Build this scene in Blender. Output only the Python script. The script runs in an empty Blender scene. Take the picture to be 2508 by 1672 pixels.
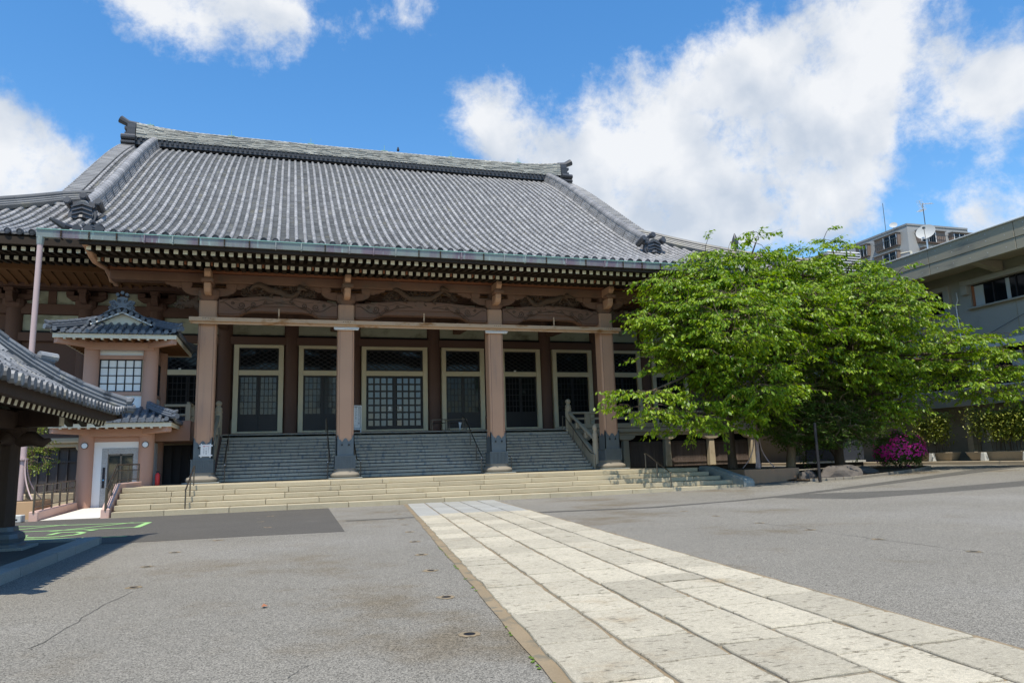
import bpy, bmesh, math, random
import numpy as np
from mathutils import Vector, Matrix

sc = bpy.context.scene
COL = sc.collection
R = math.radians
PI = math.pi
rnd = random.Random(7)

# ------------------------------------------------------------------ camera
YAW, PIT, ROL = R(17.326), R(9.518), R(-1.745)
fw = Vector((math.sin(YAW)*math.cos(PIT), math.cos(YAW)*math.cos(PIT), math.sin(PIT)))
rt = Vector((math.cos(YAW), -math.sin(YAW), 0))
up = rt.cross(fw)
r_ = rt*math.cos(ROL) + up*math.sin(ROL)
u_ = -rt*math.sin(ROL) + up*math.cos(ROL)
cam = bpy.data.cameras.new('camera')
cam.lens = 36*1799.1/2508
cam.sensor_width = 36
cam.shift_y = -9.5/2508
cam.clip_start = .1
cam.clip_end = 6000
camo = bpy.data.objects.new('camera', cam)
COL.objects.link(camo)
camo.matrix_world = Matrix(((r_.x, u_.x, -fw.x, 0), (r_.y, u_.y, -fw.y, 0), (r_.z, u_.z, -fw.z, 1.249), (0, 0, 0, 1)))
sc.camera = camo

# ------------------------------------------------------------------ world, sun, exposure
SUN = Vector((-.15, -.38, 1)).normalized()
SUN_EL = math.asin(SUN.z)
SUN_ROT = math.atan2(SUN.x, SUN.y)
world = bpy.data.worlds.new('World')
sc.world = world
world.use_nodes = True


def make_world():
    nt = world.node_tree
    nt.nodes.clear()
    N, L = nt.nodes.new, nt.links.new
    out = N('ShaderNodeOutputWorld')
    bg = N('ShaderNodeBackground')
    bg.inputs['Strength'].default_value = .132
    sky = N('ShaderNodeTexSky')
    sky.sky_type = 'NISHITA'
    sky.sun_disc = False
    sky.sun_elevation = SUN_EL
    sky.sun_rotation = SUN_ROT
    sky.air_density = 1.15
    sky.dust_density = .35
    sky.ozone_density = 2.6
    tc = N('ShaderNodeTexCoord')

    def math_(op, a, b=None, c=None):
        n = N('ShaderNodeMath')
        n.operation = op
        for i, v in enumerate((a, b, c)):
            if v is None:
                continue
            if isinstance(v, (int, float)):
                n.inputs[i].default_value = v
            else:
                L(v, n.inputs[i])
        return n.outputs[0]

    # the clouds float on a flat layer overhead: coordinates are direction / height, compressed near the horizon
    D = tc.outputs['Generated']
    warp = N('ShaderNodeTexNoise')
    warp.inputs['Scale'].default_value = 3.2
    warp.inputs['Detail'].default_value = 3
    L(D, warp.inputs['Vector'])
    wsub = N('ShaderNodeVectorMath')
    wsub.operation = 'SUBTRACT'
    L(warp.outputs['Color'], wsub.inputs[0])
    wsub.inputs[1].default_value = (.5, .5, .5)
    wsc = N('ShaderNodeVectorMath')
    wsc.operation = 'SCALE'
    L(wsub.outputs[0], wsc.inputs[0])
    wsc.inputs['Scale'].default_value = .075
    wadd = N('ShaderNodeVectorMath')
    wadd.operation = 'ADD'
    L(D, wadd.inputs[0])
    L(wsc.outputs[0], wadd.inputs[1])
    DW = wadd.outputs[0]
    fb = N('ShaderNodeTexNoise')
    fb.inputs['Scale'].default_value = 9.0
    fb.inputs['Detail'].default_value = 11
    fb.inputs['Roughness'].default_value = .66
    L(DW, fb.inputs['Vector'])
    big = N('ShaderNodeTexNoise')
    big.inputs['Scale'].default_value = 2.1
    big.inputs['Detail'].default_value = 2
    mp = N('ShaderNodeMapping')
    mp.inputs['Location'].default_value = (3.1, 1.7, .4)
    L(D, mp.inputs['Vector'])
    L(mp.outputs[0], big.inputs['Vector'])
    # cloud masses: (direction, angular radius, weight)
    F = 1799.1

    def dirpx(x, y):
        d = fw + r_*((x-1254)/F) - u_*((y-826.5)/F)
        return d.normalized()
    masses = [(1730, 240, 230, 1), (2030, 170, 200, 1), (1960, 320, 230, 1), (1560, 400, 200, .95), (1420, 450, 160, .9),
              (2110, 40, 160, .95), (1240, 330, 150, .85), (1160, 290, 110, .75), (2060, 400, 170, .8), (1850, 420, 170, .8), (1620, 500, 150, .75), (1480, 510, 110, .7), (1540, 190, 90, .45), (1450, 230, 70, .4),
              (1900, 520, 115, .72), (1780, 590, 130, .8), (1640, 580, 120, .8), (2060, 540, 120, .7),
              (2420, 235, 115, .8), (2500, 170, 90, .75), (2480, 530, 110, .7), (2365, 545, 45, .4),
              (50, 375, 130, .95), (-70, 350, 150, .9), (160, 415, 95, .65), (-20, 440, 110, .5),
              (560, 10, 170, .8), (420, 40, 120, .6), (890, 65, 85, .7), (1030, 5, 120, .6), (720, 30, 110, .5), (300, -20, 100, .6),
              (-500, 200, 300, .8), (3000, 300, 330, .8), (700, -420, 300, .8), (2300, -350, 330, .8), (1500, -600, 260, .7)]
    tot = None
    for (x, y, rad, w) in masses:
        d = dirpx(x, y)
        vd = N('ShaderNodeVectorMath')
        vd.operation = 'DISTANCE'
        L(DW, vd.inputs[0])
        vd.inputs[1].default_value = d
        q = math_('MULTIPLY', vd.outputs['Value'], F/(rad*.76))
        q = math_('MULTIPLY', q, q)
        q = math_('MULTIPLY', q, -1.0)
        q = math_('POWER', 2.718, q)
        tot = math_('MULTIPLY', q, w) if tot is None else math_('MULTIPLY_ADD', q, w, tot)
    far = math_('MULTIPLY', math_('SUBTRACT', big.outputs['Fac'], .5), .35)
    dens = math_('ADD', math_('MINIMUM', tot, 1.25), far)
    dens = math_('ADD', dens, math_('MULTIPLY', math_('SUBTRACT', fb.outputs['Fac'], .5), 2.7))
    mr = N('ShaderNodeMapRange')
    mr.interpolation_type = 'SMOOTHSTEP'
    mr.inputs['From Min'].default_value = .46
    mr.inputs['From Max'].default_value = 1.16
    L(dens, mr.inputs['Value'])
    # cloud light and shade painted in: noise compared with its copy shifted sunward
    sh = N('ShaderNodeTexNoise')
    sh.inputs['Scale'].default_value = 6.5
    sh.inputs['Detail'].default_value = 7
    L(DW, sh.inputs['Vector'])
    shm = N('ShaderNodeVectorMath')
    shm.operation = 'ADD'
    L(DW, shm.inputs[0])
    shm.inputs[1].default_value = SUN*.055
    sh2 = N('ShaderNodeTexNoise')
    sh2.inputs['Scale'].default_value = 6.5
    sh2.inputs['Detail'].default_value = 7
    L(shm.outputs[0], sh2.inputs['Vector'])
    relief = math_('ADD', math_('MULTIPLY', math_('SUBTRACT', sh.outputs['Fac'], sh2.outputs['Fac']), 1.5), math_('ADD', math_('MULTIPLY', sh.outputs['Fac'], -.35), .74))
    core = N('ShaderNodeMapRange')
    core.inputs['From Min'].default_value = .38
    core.inputs['From Max'].default_value = .7
    L(relief, core.inputs['Value'])
    cl = N('ShaderNodeMix')
    cl.data_type = 'RGBA'
    L(core.outputs[0], cl.inputs['Factor'])
    cl.inputs[6].default_value = (3.85, 4.3, 4.95, 1)
    cl.inputs[7].default_value = (6.0, 6.1, 6.25, 1)
    skyc = N('ShaderNodeHueSaturation')
    skyc.inputs['Saturation'].default_value = 1.30
    skyc.inputs['Value'].default_value = 1.34
    L(sky.outputs[0], skyc.inputs['Color'])
    mix = N('ShaderNodeMix')
    mix.data_type = 'RGBA'
    L(math_('MULTIPLY', mr.outputs[0], .96), mix.inputs['Factor'])
    L(skyc.outputs[0], mix.inputs[6])
    L(cl.outputs[2], mix.inputs[7])
    L(mix.outputs[2], bg.inputs['Color'])
    L(bg.outputs[0], out.inputs['Surface'])


make_world()
sl = bpy.data.lights.new('sun', 'SUN')
sl.energy = 4.8
sl.angle = R(.53)
sl.color = (1, .93, .80)
so = bpy.data.objects.new('sun', sl)
COL.objects.link(so)
so.rotation_euler = SUN.to_track_quat('Z', 'Y').to_euler()
so.location = SUN*80
sc.view_settings.view_transform = 'Standard'
sc.view_settings.look = 'None'
sc.view_settings.exposure = 0.22
sc.view_settings.gamma = 1.0
sc.cycles.max_bounces = 6
sc.cycles.diffuse_bounces = 4
sc.cycles.glossy_bounces = 3
sc.cycles.transmission_bounces = 3
sc.cycles.caustics_reflective = False
sc.cycles.caustics_refractive = False

# ------------------------------------------------------------------ materials
MATS = {}


def lin(r, g, b):
    f = lambda c: (c/255/12.92) if c/255 <= .04045 else ((c/255+.055)/1.055)**2.4
    return (f(r), f(g), f(b))


def mat(name, col, rough=.75, var=.12, scale=2.0, fine=.1, fscale=45, bump=.15, bdist=.01, spec=.3, metal=0., rv=.0,
        stain=None, stain2=None, stretch=(1, 1, 1), speck=None, wave=None, brick=None, island=0.):
    """procedural material in metres of world space: broad tone, fine grain, optional stains, specks, boards or courses"""
    m = bpy.data.materials.new(name)
    m.use_nodes = True
    nt = m.node_tree
    N, L = nt.nodes.new, nt.links.new
    bsdf = nt.nodes['Principled BSDF']
    geo = N('ShaderNodeNewGeometry')
    pos = geo.outputs['Position']

    def noise(sc_, det=5, rough_=.6, st=(1, 1, 1), off=0):
        mp = N('ShaderNodeMapping')
        mp.inputs['Scale'].default_value = (sc_*st[0], sc_*st[1], sc_*st[2])
        mp.inputs['Location'].default_value = (off, off*.7, off*1.3)
        L(pos, mp.inputs['Vector'])
        n = N('ShaderNodeTexNoise')
        n.inputs['Scale'].default_value = 1
        n.inputs['Detail'].default_value = det
        n.inputs['Roughness'].default_value = rough_
        L(mp.outputs[0], n.inputs['Vector'])
        return n.outputs['Fac']

    def mth(op, a, b):
        n = N('ShaderNodeMath')
        n.operation = op
        for i, v in enumerate((a, b)):
            if isinstance(v, (int, float)):
                n.inputs[i].default_value = v
            else:
                L(v, n.inputs[i])
        return n.outputs[0]

    def fac(o, amt):  # 1 +- amt
        return mth('ADD', mth('MULTIPLY', mth('SUBTRACT', o, .5), amt*2.6), 1)

    def mapr(o, a, b):
        n = N('ShaderNodeMapRange')
        n.interpolation_type = 'SMOOTHSTEP'
        n.inputs['From Min'].default_value = a
        n.inputs['From Max'].default_value = b
        L(o, n.inputs['Value'])
        return n.outputs[0]

    def mixc(f, a, b):
        n = N('ShaderNodeMix')
        n.data_type = 'RGBA'
        if isinstance(f, (int, float)):
            n.inputs['Factor'].default_value = f
        else:
            L(f, n.inputs['Factor'])
        for i, v in ((6, a), (7, b)):
            if isinstance(v, tuple):
                n.inputs[i].default_value = v[:3]+(1,)
            else:
                L(v, n.inputs[i])
        return n.outputs[2]
    base = mixc(0, tuple(col), tuple(col))
    hgt = None
    if stain:
        c2, s2, a, b, st = stain
        base = mixc(mapr(noise(s2, 6, .62, st, 11), a, b), base, tuple(c2))
    if stain2:
        c2, s2, a, b, st = stain2
        base = mixc(mapr(noise(s2, 6, .62, st, 37), a, b), base, tuple(c2))
    k = fac(noise(scale, 4, .55, stretch), var)
    if fine:
        nf = noise(fscale, 4, .7, stretch, 5)
        k = mth('MULTIPLY', k, fac(nf, fine))
        hgt = nf
    if speck:  # (scale, amount) grain of the aggregate
        vo = N('ShaderNodeTexVoronoi')
        vo.inputs['Scale'].default_value = speck[0]
        L(pos, vo.inputs['Vector'])
        sp = N('ShaderNodeSeparateColor')
        L(vo.outputs['Color'], sp.inputs[0])
        k = mth('MULTIPLY', k, fac(sp.outputs[0], speck[1]))
        hgt = vo.outputs['Distance']
    if wave:  # boards / laps: (axis, period, depth)
        sx = N('ShaderNodeSeparateXYZ')
        L(pos, sx.inputs[0])
        fr = mth('FRACT', mth('MULTIPLY', sx.outputs[wave[0]], 1/wave[1]), 0)
        ln = mapr(mth('ABSOLUTE', mth('SUBTRACT', fr, .5), 0), .44, .5)
        k = mth('MULTIPLY', k, mth('SUBTRACT', 1, mth('MULTIPLY', ln, wave[2])))
    if rv:
        oi = N('ShaderNodeObjectInfo')
        k = mth('MULTIPLY', k, fac(oi.outputs['Random'], rv*.77))
    if island:
        k = mth('MULTIPLY', k, fac(geo.outputs['Random Per Island'], island*.77))
    vs = N('ShaderNodeVectorMath')
    vs.operation = 'SCALE'
    L(base, vs.inputs[0])
    L(k, vs.inputs['Scale'])
    L(vs.outputs[0], bsdf.inputs['Base Color'])
    bsdf.inputs['Roughness'].default_value = rough
    bsdf.inputs['Metallic'].default_value = metal
    bsdf.inputs['Specular IOR Level'].default_value = spec
    if bump and hgt is not None:
        b = N('ShaderNodeBump')
        b.inputs['Strength'].default_value = bump
        b.inputs['Distance'].default_value = bdist
        L(hgt, b.inputs['Height'])
        L(b.outputs[0], bsdf.inputs['Normal'])
    MATS[name] = m
    return m


def leafmat(name, col, col2, transl=.35, var=.35):
    m = bpy.data.materials.new(name)
    m.use_nodes = True
    nt = m.node_tree
    N, L = nt.nodes.new, nt.links.new
    nt.nodes.clear()
    out = N('ShaderNodeOutputMaterial')
    geo = N('ShaderNodeNewGeometry')
    mx = N('ShaderNodeMix')
    mx.data_type = 'RGBA'
    L(geo.outputs['Random Per Island'], mx.inputs['Factor'])
    mx.inputs[6].default_value = tuple(col)+(1,)
    mx.inputs[7].default_value = tuple(col2)+(1,)
    df = N('ShaderNodeBsdfPrincipled')
    df.inputs['Roughness'].default_value = .42
    df.inputs['Specular IOR Level'].default_value = .35
    L(mx.outputs[2], df.inputs['Base Color'])
    tr = N('ShaderNodeBsdfTranslucent')
    hs = N('ShaderNodeHueSaturation')
    hs.inputs['Value'].default_value = 1.5
    hs.inputs['Saturation'].default_value = 1.1
    L(mx.outputs[2], hs.inputs['Color'])
    L(hs.outputs[0], tr.inputs['Color'])
    ms = N('ShaderNodeMixShader')
    ms.inputs[0].default_value = transl
    L(df.outputs[0], ms.inputs[1])
    L(tr.outputs[0], ms.inputs[2])
    L(ms.outputs[0], out.inputs['Surface'])
    MATS[name] = m
    return m


def plain(name, col, rough=.4, spec=.5, metal=0., emit=0.):
    m = bpy.data.materials.new(name)
    m.use_nodes = True
    b = m.node_tree.nodes['Principled BSDF']
    b.inputs['Base Color'].default_value = tuple(col)+(1,)
    b.inputs['Roughness'].default_value = rough
    b.inputs['Metallic'].default_value = metal
    b.inputs['Specular IOR Level'].default_value = spec
    if emit:
        b.inputs['Emission Color'].default_value = tuple(col)+(1,)
        b.inputs['Emission Strength'].default_value = emit
    MATS[name] = m
    return m


mat('asphalt', (.198, .184, .155), .92, .10, .35, .12, 14, .55, .006, .2, speck=(130, .48),
    stain=((.15, .125, .088), .38, .53, .70, (1, 1, 1)), stain2=((.225, .212, .185), .2, .48, .7, (1, 1, 1)))
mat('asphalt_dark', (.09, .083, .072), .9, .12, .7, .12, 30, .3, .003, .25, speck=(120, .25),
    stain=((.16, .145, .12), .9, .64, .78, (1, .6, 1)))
mat('asphalt_mid', (.098, .092, .08), .9, .12, .7, .12, 30, .3, .003, .25, speck=(100, .4))
mat('slab', (.44, .395, .30), .8, .13, 1.6, .34, 34, .5, .008, .3, rv=.15, speck=(230, .16),
    stain=((.34, .265, .165), 1.3, .58, .80, (1, 1, 1)), stain2=((.20, .175, .125), 24, .57, .66, (.4, 1, 1)))
mat('slab_new', (.33, .325, .295), .7, .06, 1.6, .08, 60, .15, .004, .3, rv=.07, speck=(230, .12), stain=((.42, .42, .40), 2, .55, .8, (1, 1, 1)))
mat('mortar', (.25, .195, .125), .95, .2, 2, .2, 60, .5, .006, .1, stain=((.17, .15, .11), 5, .5, .65, (1, 1, 1)))
mat('moss', (.09, .14, .02), .9, .3, 20, .2, 90, .4)
mat('step_stone', (.41, .355, .245), .75, .10, 1.2, .10, 60, .3, .004, .3, rv=.09, speck=(260, .15),
    stain=((.33, .265, .155), 1.5, .55, .8, (1, 1, 2.5)), stain2=((.22, .2, .16), 2.3, .66, .8, (1, 1, .6)))
mat('stair_stone', (.42, .375, .295), .75, .13, 1.8, .14, 40, .3, .004, .3, rv=.06, speck=(220, .12),
    stain=((.19, .21, .22), 2.4, .48, .72, (2.6, 1, .7)))
mat('granite_kerb', (.27, .285, .265), .75, .12, 1.5, .12, 60, .3, .004, .3, rv=.1, speck=(240, .2), stain=((.17, .17, .14), 1.5, .55, .8, (1, 1, 1)))
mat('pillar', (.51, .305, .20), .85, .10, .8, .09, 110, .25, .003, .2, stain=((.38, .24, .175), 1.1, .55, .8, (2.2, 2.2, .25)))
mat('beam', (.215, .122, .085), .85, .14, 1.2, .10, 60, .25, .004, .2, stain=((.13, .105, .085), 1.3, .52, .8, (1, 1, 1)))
mat('wallbrown', (.16, .095, .075), .85, .07, 1, .06, 80, .2, .003, .2)
mat('carving', (.11, .068, .046), .85, .2, 4, .15, 60, .35, .006, .2, stain=((.10, .075, .06), 4, .48, .7, (1, 1, 1)))
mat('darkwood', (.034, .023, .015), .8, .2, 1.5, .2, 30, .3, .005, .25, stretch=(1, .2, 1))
mat('hutwood', (.055, .035, .025), .7, .25, 2.2, .3, 30, .4, .006, .3, stretch=(3, 3, .25))
mat('ribwood', (.20, .10, .045), .8, .15, 1.5, .15, 30, .2, .004, .2, stretch=(1, .2, 1))
mat('redwood', (.30, .12, .06), .8, .15, 2, .12, 30, .2)
mat('rafter_end', (.80, .77, .62), .7, .10, 3, .08, 60, .1, rv=.1)
mat('frame_stone', (.74, .65, .46), .7, .06, 1.5, .05, 90, .15, .003, .3, rv=.05)
mat('plaster', (.48, .50, .40), .9, .12, 1.1, .12, 30, .2, .004, .1, stain=((.22, .22, .16), 1.2, .5, .75, (1, 1, 1.6)))
mat('whiteplaster', (.78, .79, .78), .8, .03, 1, .03, 60, .08)
mat('pinkwall', (.46, .275, .205), .85, .08, .8, .06, 120, .25, .003, .2, stain=((.38, .24, .19), 1.2, .56, .8, (2, 2, .3)))
mat('pinkcurb', (.62, .42, .35), .8, .08, 1.2, .06, 80, .2, .003, .2, stain=((.45, .27, .17), 2, .64, .8, (1, 1, .5)))
mat('cream', (.68, .63, .50), .75, .06, 2, .05, 60, .1, stain=((.50, .46, .36), 2, .55, .8, (1, 1, .6)))
mat('tile', (.28, .27, .26), .46, .18, 1.1, .10, 26, .15, .004, .5, island=.20, rv=.18, stain=((.38, .36, .32), 2.6, .60, .76, (1, 1, 1)), stain2=((.13, .13, .135), 3.1, .62, .75, (1, 1, 1)))
mat('tile_pan', (.15, .15, .148), .5, .2, 1.3, .12, 26, .1, .004, .45, island=.42, stain=((.23, .215, .165), 1.4, .52, .74, (1, 1, 1)), stain2=((.075, .075, .07), 3.7, .6, .72, (1, 1, 1)))
mat('tile_ridge', (.40, .39, .34), .6, .16, .6, .2, 18, .2, .006, .4, island=.35, stretch=(.35, 1, 1.5), stain=((.17, .165, .14), 5, .53, .66, (.3, 1, 1.6)), stain2=((.46, .45, .40), 3, .58, .75, (.4, 1, 1.4)))
mat('tile_dark', (.048, .05, .056), .45, .2, 2, .15, 30, .2, .004, .5, rv=.2, island=.25)
mat('tile_blue', (.105, .118, .14), .38, .12, 2, .1, 30, .12, .003, .5, island=.18)
mat('tile_old', (.185, .19, .195), .55, .25, 1.6, .25, 22, .3, .006, .4, island=.4, stain=((.34, .315, .25), 3, .56, .68, (1, 1, 1)), stain2=((.06, .065, .07), 3.7, .5, .66, (1, 1, 1)))
mat('copper', (.25, .29, .275), .6, .12, 1.2, .12, 24, .12, .003, .4, stain=((.20, .155, .19), .75, .46, .62, (1, 1, .03)), stain2=((.42, .56, .52), 5.5, .56, .75, (1, 1, .06)))
mat('verdigris', (.22, .42, .37), .6, .1, 5, .1, 60, .1)
mat('steel_cream', (.55, .38, .25), .6, .08, 1, .06, 60, .1, stain=((.32, .15, .05), 1.6, .5, .68, (1, 1, 3)))
mat('steel', (.17, .145, .12), .36, .08, 3, .05, 60, .03, metal=.9)
mat('steel_white', (.72, .73, .74), .35, .04, 3, .03, 60, .03, metal=.3)
mat('pinkpole', (.50, .375, .36), .55, .06, 1, .05, 60, .06)
mat('tanbox', (.48, .315, .18), .85, .10, 1, .06, 60, .15, stain=((.36, .22, .12), 1.2, .55, .8, (1, 1, .5)))
mat('brownbox', (.42, .25, .15), .85, .10, 1, .06, 60, .15, stain=((.24, .15, .10), 1.2, .5, .8, (1, 1, .5)))
mat('concrete', (.31, .275, .205), .9, .10, .5, .12, 14, .3, .006, .15, stretch=(1, .12, 3), stain=((.15, .145, .125), .9, .52, .8, (1, .5, 2)))
mat('concrete_wall', (.31, .295, .26), .9, .07, .6, .07, 30, .2, .004, .15, stain=((.2, .2, .19), .7, .6, .85, (1, 1, .5)))
mat('concrete_light', (.50, .50, .47), .85, .08, 2, .06, 60, .2)
mat('blackpanel', (.055, .05, .055), .55, .15, 1, .1, 30, .1, spec=.4)
mat('brownfence', (.125, .095, .08), .75, .2, 2, .2, 20, .2, .004, .2, stretch=(2, 2, .2), rv=.15)
mat('sandstone', (.48, .40, .28), .8, .10, 1.5, .08, 60, .2, .004, .2, stain=((.33, .27, .18), 1.4, .56, .8, (1, 1, .6)))
mat('rock', (.115, .10, .088), .9, .25, 1.5, .25, 20, .5, .02, .2)
mat('soil', (.085, .065, .045), .95, .25, 2, .3, 40, .6, .02, .1)
mat('bark', (.10, .075, .055), .9, .3, 2, .35, 16, .7, .02, .15, stretch=(2, 2, .5), stain=((.20, .165, .11), 2.5, .56, .7, (1, 1, .5)))
mat('bark_light', (.20, .15, .095), .9, .25, 2, .3, 16, .6, .02, .15, stretch=(2, 2, .4))
mat('black', (.008, .008, .009), .6, 0, 1, 0, 1, 0)
mat('doorwood', (.022, .019, .021), .45, .2, 2, .2, 20, .1, spec=.4, wave=(2, .085, .6))
mat('doorframe', (.02, .018, .02), .45, .1, 2, .1, 20, .05, spec=.4)
mat('greenpaint', (.30, .52, .20), .7, .10, 2, .16, 40, .2, .003, .2, stain=((.20, .40, .14), 3, .62, .75, (1, 1, 1)))
mat('metalsheath', (.115, .14, .155), .5, .15, 3, .15, 50, .4, .006, .4, metal=.25)
mat('basestone', (.24, .21, .165), .75, .15, 2, .12, 60, .3, .004, .3, stain=((.15, .14, .125), 2, .5, .75, (1, 1, 1)))
mat('shutter', (.045, .052, .07), .6, .06, 1, .05, 30, .1)  # darkened base colour stands for shade on the panel behind the trunks
mat('apt', (.27, .275, .27), .85, .05, .4, .06, 6, .1, .01, .2)
mat('aptbrick', (.21, .16, .13), .85, .1, 1, .15, 8, .2, .01, .2)
mat('granite_door', (.36, .37, .37), .5, .06, 3, .3, 110, .1, speck=(140, .4))
mat('rampfloor', (.64, .615, .56), .8, .06, .8, .06, 60, .1)
mat('planter', (.36, .30, .22), .85, .12, 1.2, .1, 60, .25, stain=((.22, .19, .14), 1.5, .55, .8, (1, 1, .6)))
mat('yellowwall', (.62, .46, .22), .85, .06, 1, .05, 30, .1)
plain('glass_dark', (.008, .010, .012), .06, .2)
plain('glass_grey', (.06, .066, .072), .12, .35)
plain('glass_sky_tint', (.10, .135, .18), .05, .6)  # blue of the reflected sky put into the base colour
plain('glass_lift', (.035, .045, .045), .05, .8)
plain('shoji', (.80, .80, .77), .6, .3)
plain('white', (.78, .78, .77), .5, .4)
plain('ink', (.03, .03, .035), .7, .2)
plain('red', (.55, .03, .03), .4, .4)
plain('lamp_glass', (.72, .78, .82), .25, .5)
plain('chrome', (.75, .75, .75), .12, .5, 1.)
plain('bluecar', (.10, .35, .62), .2, .5)
plain('rubber', (.02, .02, .02), .7, .2)
plain('curtain', (.42, .43, .42), .8, .2)
leafmat('leaf', (.085, .185, .011), (.30, .40, .024), .36)
leafmat('leaf_dark', (.045, .095, .014), (.11, .17, .025), .25)
leafmat('leaf_vine', (.10, .15, .018), (.36, .38, .07), .35)
leafmat('leaf_left', (.10, .17, .02), (.22, .26, .04), .35)
leafmat('flower', (.80, .03, .36), (.95, .09, .58), .35)

# ------------------------------------------------------------------ mesh helpers


class MB:
    def __init__(s):
        s.v, s.f, s.m = [], [], []

    def add(s, vs, fs, mi=0):
        o = len(s.v)
        s.v.extend(vs)
        s.f.extend([tuple(i+o for i in f) for f in fs])
        s.m.extend([mi]*len(fs))
        return s

    def box(s, x0, x1, y0, y1, z0, z1, mi=0):
        return s.add([(x0, y0, z0), (x1, y0, z0), (x1, y1, z0), (x0, y1, z0), (x0, y0, z1), (x1, y0, z1), (x1, y1, z1), (x0, y1, z1)],
                     [(0, 3, 2, 1), (4, 5, 6, 7), (0, 1, 5, 4), (1, 2, 6, 5), (2, 3, 7, 6), (3, 0, 4, 7)], mi)

    def bar(s, a, b, w, h, mi=0, upv=(0, 0, 1)):
        a, b = Vector(a), Vector(b)
        d = (b-a).normalized()
        sd = d.cross(Vector(upv))
        if sd.length < 1e-4:
            sd = d.cross(Vector((0, 1, 0)))
        sd.normalize()
        n = sd.cross(d)
        vs = []
        for p in (a, b):
            for i, j in ((-1, -1), (1, -1), (1, 1), (-1, 1)):
                vs.append(tuple(p+sd*(i*w/2)+n*(j*h/2)))
        return s.add(vs, [(0, 1, 2, 3), (7, 6, 5, 4), (0, 4, 5, 1), (1, 5, 6, 2), (2, 6, 7, 3), (3, 7, 4, 0)], mi)

    def tube(s, pts, rad, n=8, mi=0, caps=True):
        pts = [Vector(p) for p in pts]
        if not hasattr(rad, '__len__'):
            rad = [rad]*len(pts)
        o = len(s.v)
        prev = None
        for i, p in enumerate(pts):
            d = (pts[min(i+1, len(pts)-1)]-pts[max(i-1, 0)])
            if d.length < 1e-9:
                d = Vector((0, 0, 1))
            d.normalize()
            if prev is None:
                a = d.cross(Vector((0, 0, 1)))
                if a.length < .05:
                    a = d.cross(Vector((1, 0, 0)))
            else:
                a = prev - d*prev.dot(d)
                if a.length < 1e-5:
                    a = d.cross(Vector((1, 0, 0)))
            a.normalize()
            prev = a
            b = d.cross(a)
            for k in range(n):
                t = 2*PI*k/n
                s.v.append(tuple(p+a*(rad[i]*math.cos(t))+b*(rad[i]*math.sin(t))))
        fs = []
        for i in range(len(pts)-1):
            for k in range(n):
                k2 = (k+1) % n
                fs.append((o+i*n+k, o+i*n+k2, o+(i+1)*n+k2, o+(i+1)*n+k))
        if caps:
            fs.append(tuple(o+k for k in range(n-1, -1, -1)))
            fs.append(tuple(o+(len(pts)-1)*n+k for k in range(n)))
        s.f.extend(fs)
        s.m.extend([mi]*len(fs))
        return s

    def lathe(s, prof, c=(0, 0), n=16, mi=0, sq=None):
        """prof: list of (radius, z); sq = exponent for a rounded square section"""
        vs = []
        for (r, z) in prof:
            for k in range(n):
                t = 2*PI*(k+.5)/n
                x, y = math.cos(t), math.sin(t)
                if sq:
                    q = (abs(x)**sq+abs(y)**sq)**(-1/sq)
                    x, y = x*q, y*q
                vs.append((c[0]+r*x, c[1]+r*y, z))
        fs = []
        for i in range(len(prof)-1):
            for k in range(n):
                k2 = (k+1) % n
                fs.append((i*n+k, i*n+k2, (i+1)*n+k2, (i+1)*n+k))
        fs.append(tuple(range(n-1, -1, -1)))
        fs.append(tuple((len(prof)-1)*n+k for k in range(n)))
        return s.add(vs, fs, mi)

    def prism(s, poly, plane, d0, d1, mi=0):
        """poly 2D extruded: plane 'XZ' along y, 'YZ' along x, 'XY' along z"""
        n = len(poly)
        f = {'XZ': lambda p, d: (p[0], d, p[1]), 'YZ': lambda p, d: (d, p[0], p[1]), 'XY': lambda p, d: (p[0], p[1], d)}[plane]
        vs = [f(p, d0) for p in poly]+[f(p, d1) for p in poly]
        fs = [tuple(range(n)), tuple(range(2*n-1, n-1, -1))]
        for i in range(n):
            j = (i+1) % n
            fs.append((i, i+n, j+n, j))
        return s.add(vs, fs, mi)

    def mesh(s, name, mats, smooth=0., bevel=0., seg=1):
        me = bpy.data.meshes.new(name)
        me.from_pydata(s.v, [], s.f)
        for m in mats:
            me.materials.append(MATS[m])
        me.polygons.foreach_set('material_index', s.m)
        bm = bmesh.new()
        bm.from_mesh(me)
        bmesh.ops.recalc_face_normals(bm, faces=bm.faces)
        if bevel:
            es = [e for e in bm.edges if len(e.link_faces) == 2 and e.calc_face_angle(0) > .6]
            bmesh.ops.bevel(bm, geom=es, offset=bevel, segments=seg, affect='EDGES', clamp_overlap=True)
        bm.to_mesh(me)
        bm.free()
        if smooth:
            me.polygons.foreach_set('use_smooth', [True]*len(me.polygons))
            me.set_sharp_from_angle(angle=smooth)
        return me

    def build(s, name, mats, parent=None, smooth=0., bevel=0., seg=1, **tags):
        if isinstance(mats, str):
            mats = [mats]
        return place(name, s.mesh(name, mats, smooth, bevel, seg), parent, **tags)

    def raw(s, name, mats, parent=None, smooth=False, **tags):
        if isinstance(mats, str):
            mats = [mats]
        me = bpy.data.meshes.new(name)
        me.from_pydata(s.v, [], s.f)
        for m in mats:
            me.materials.append(MATS[m])
        me.polygons.foreach_set('material_index', s.m)
        if smooth:
            me.polygons.foreach_set('use_smooth', [True]*len(me.polygons))
        return place(name, me, parent, **tags)


WM = {}


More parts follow.
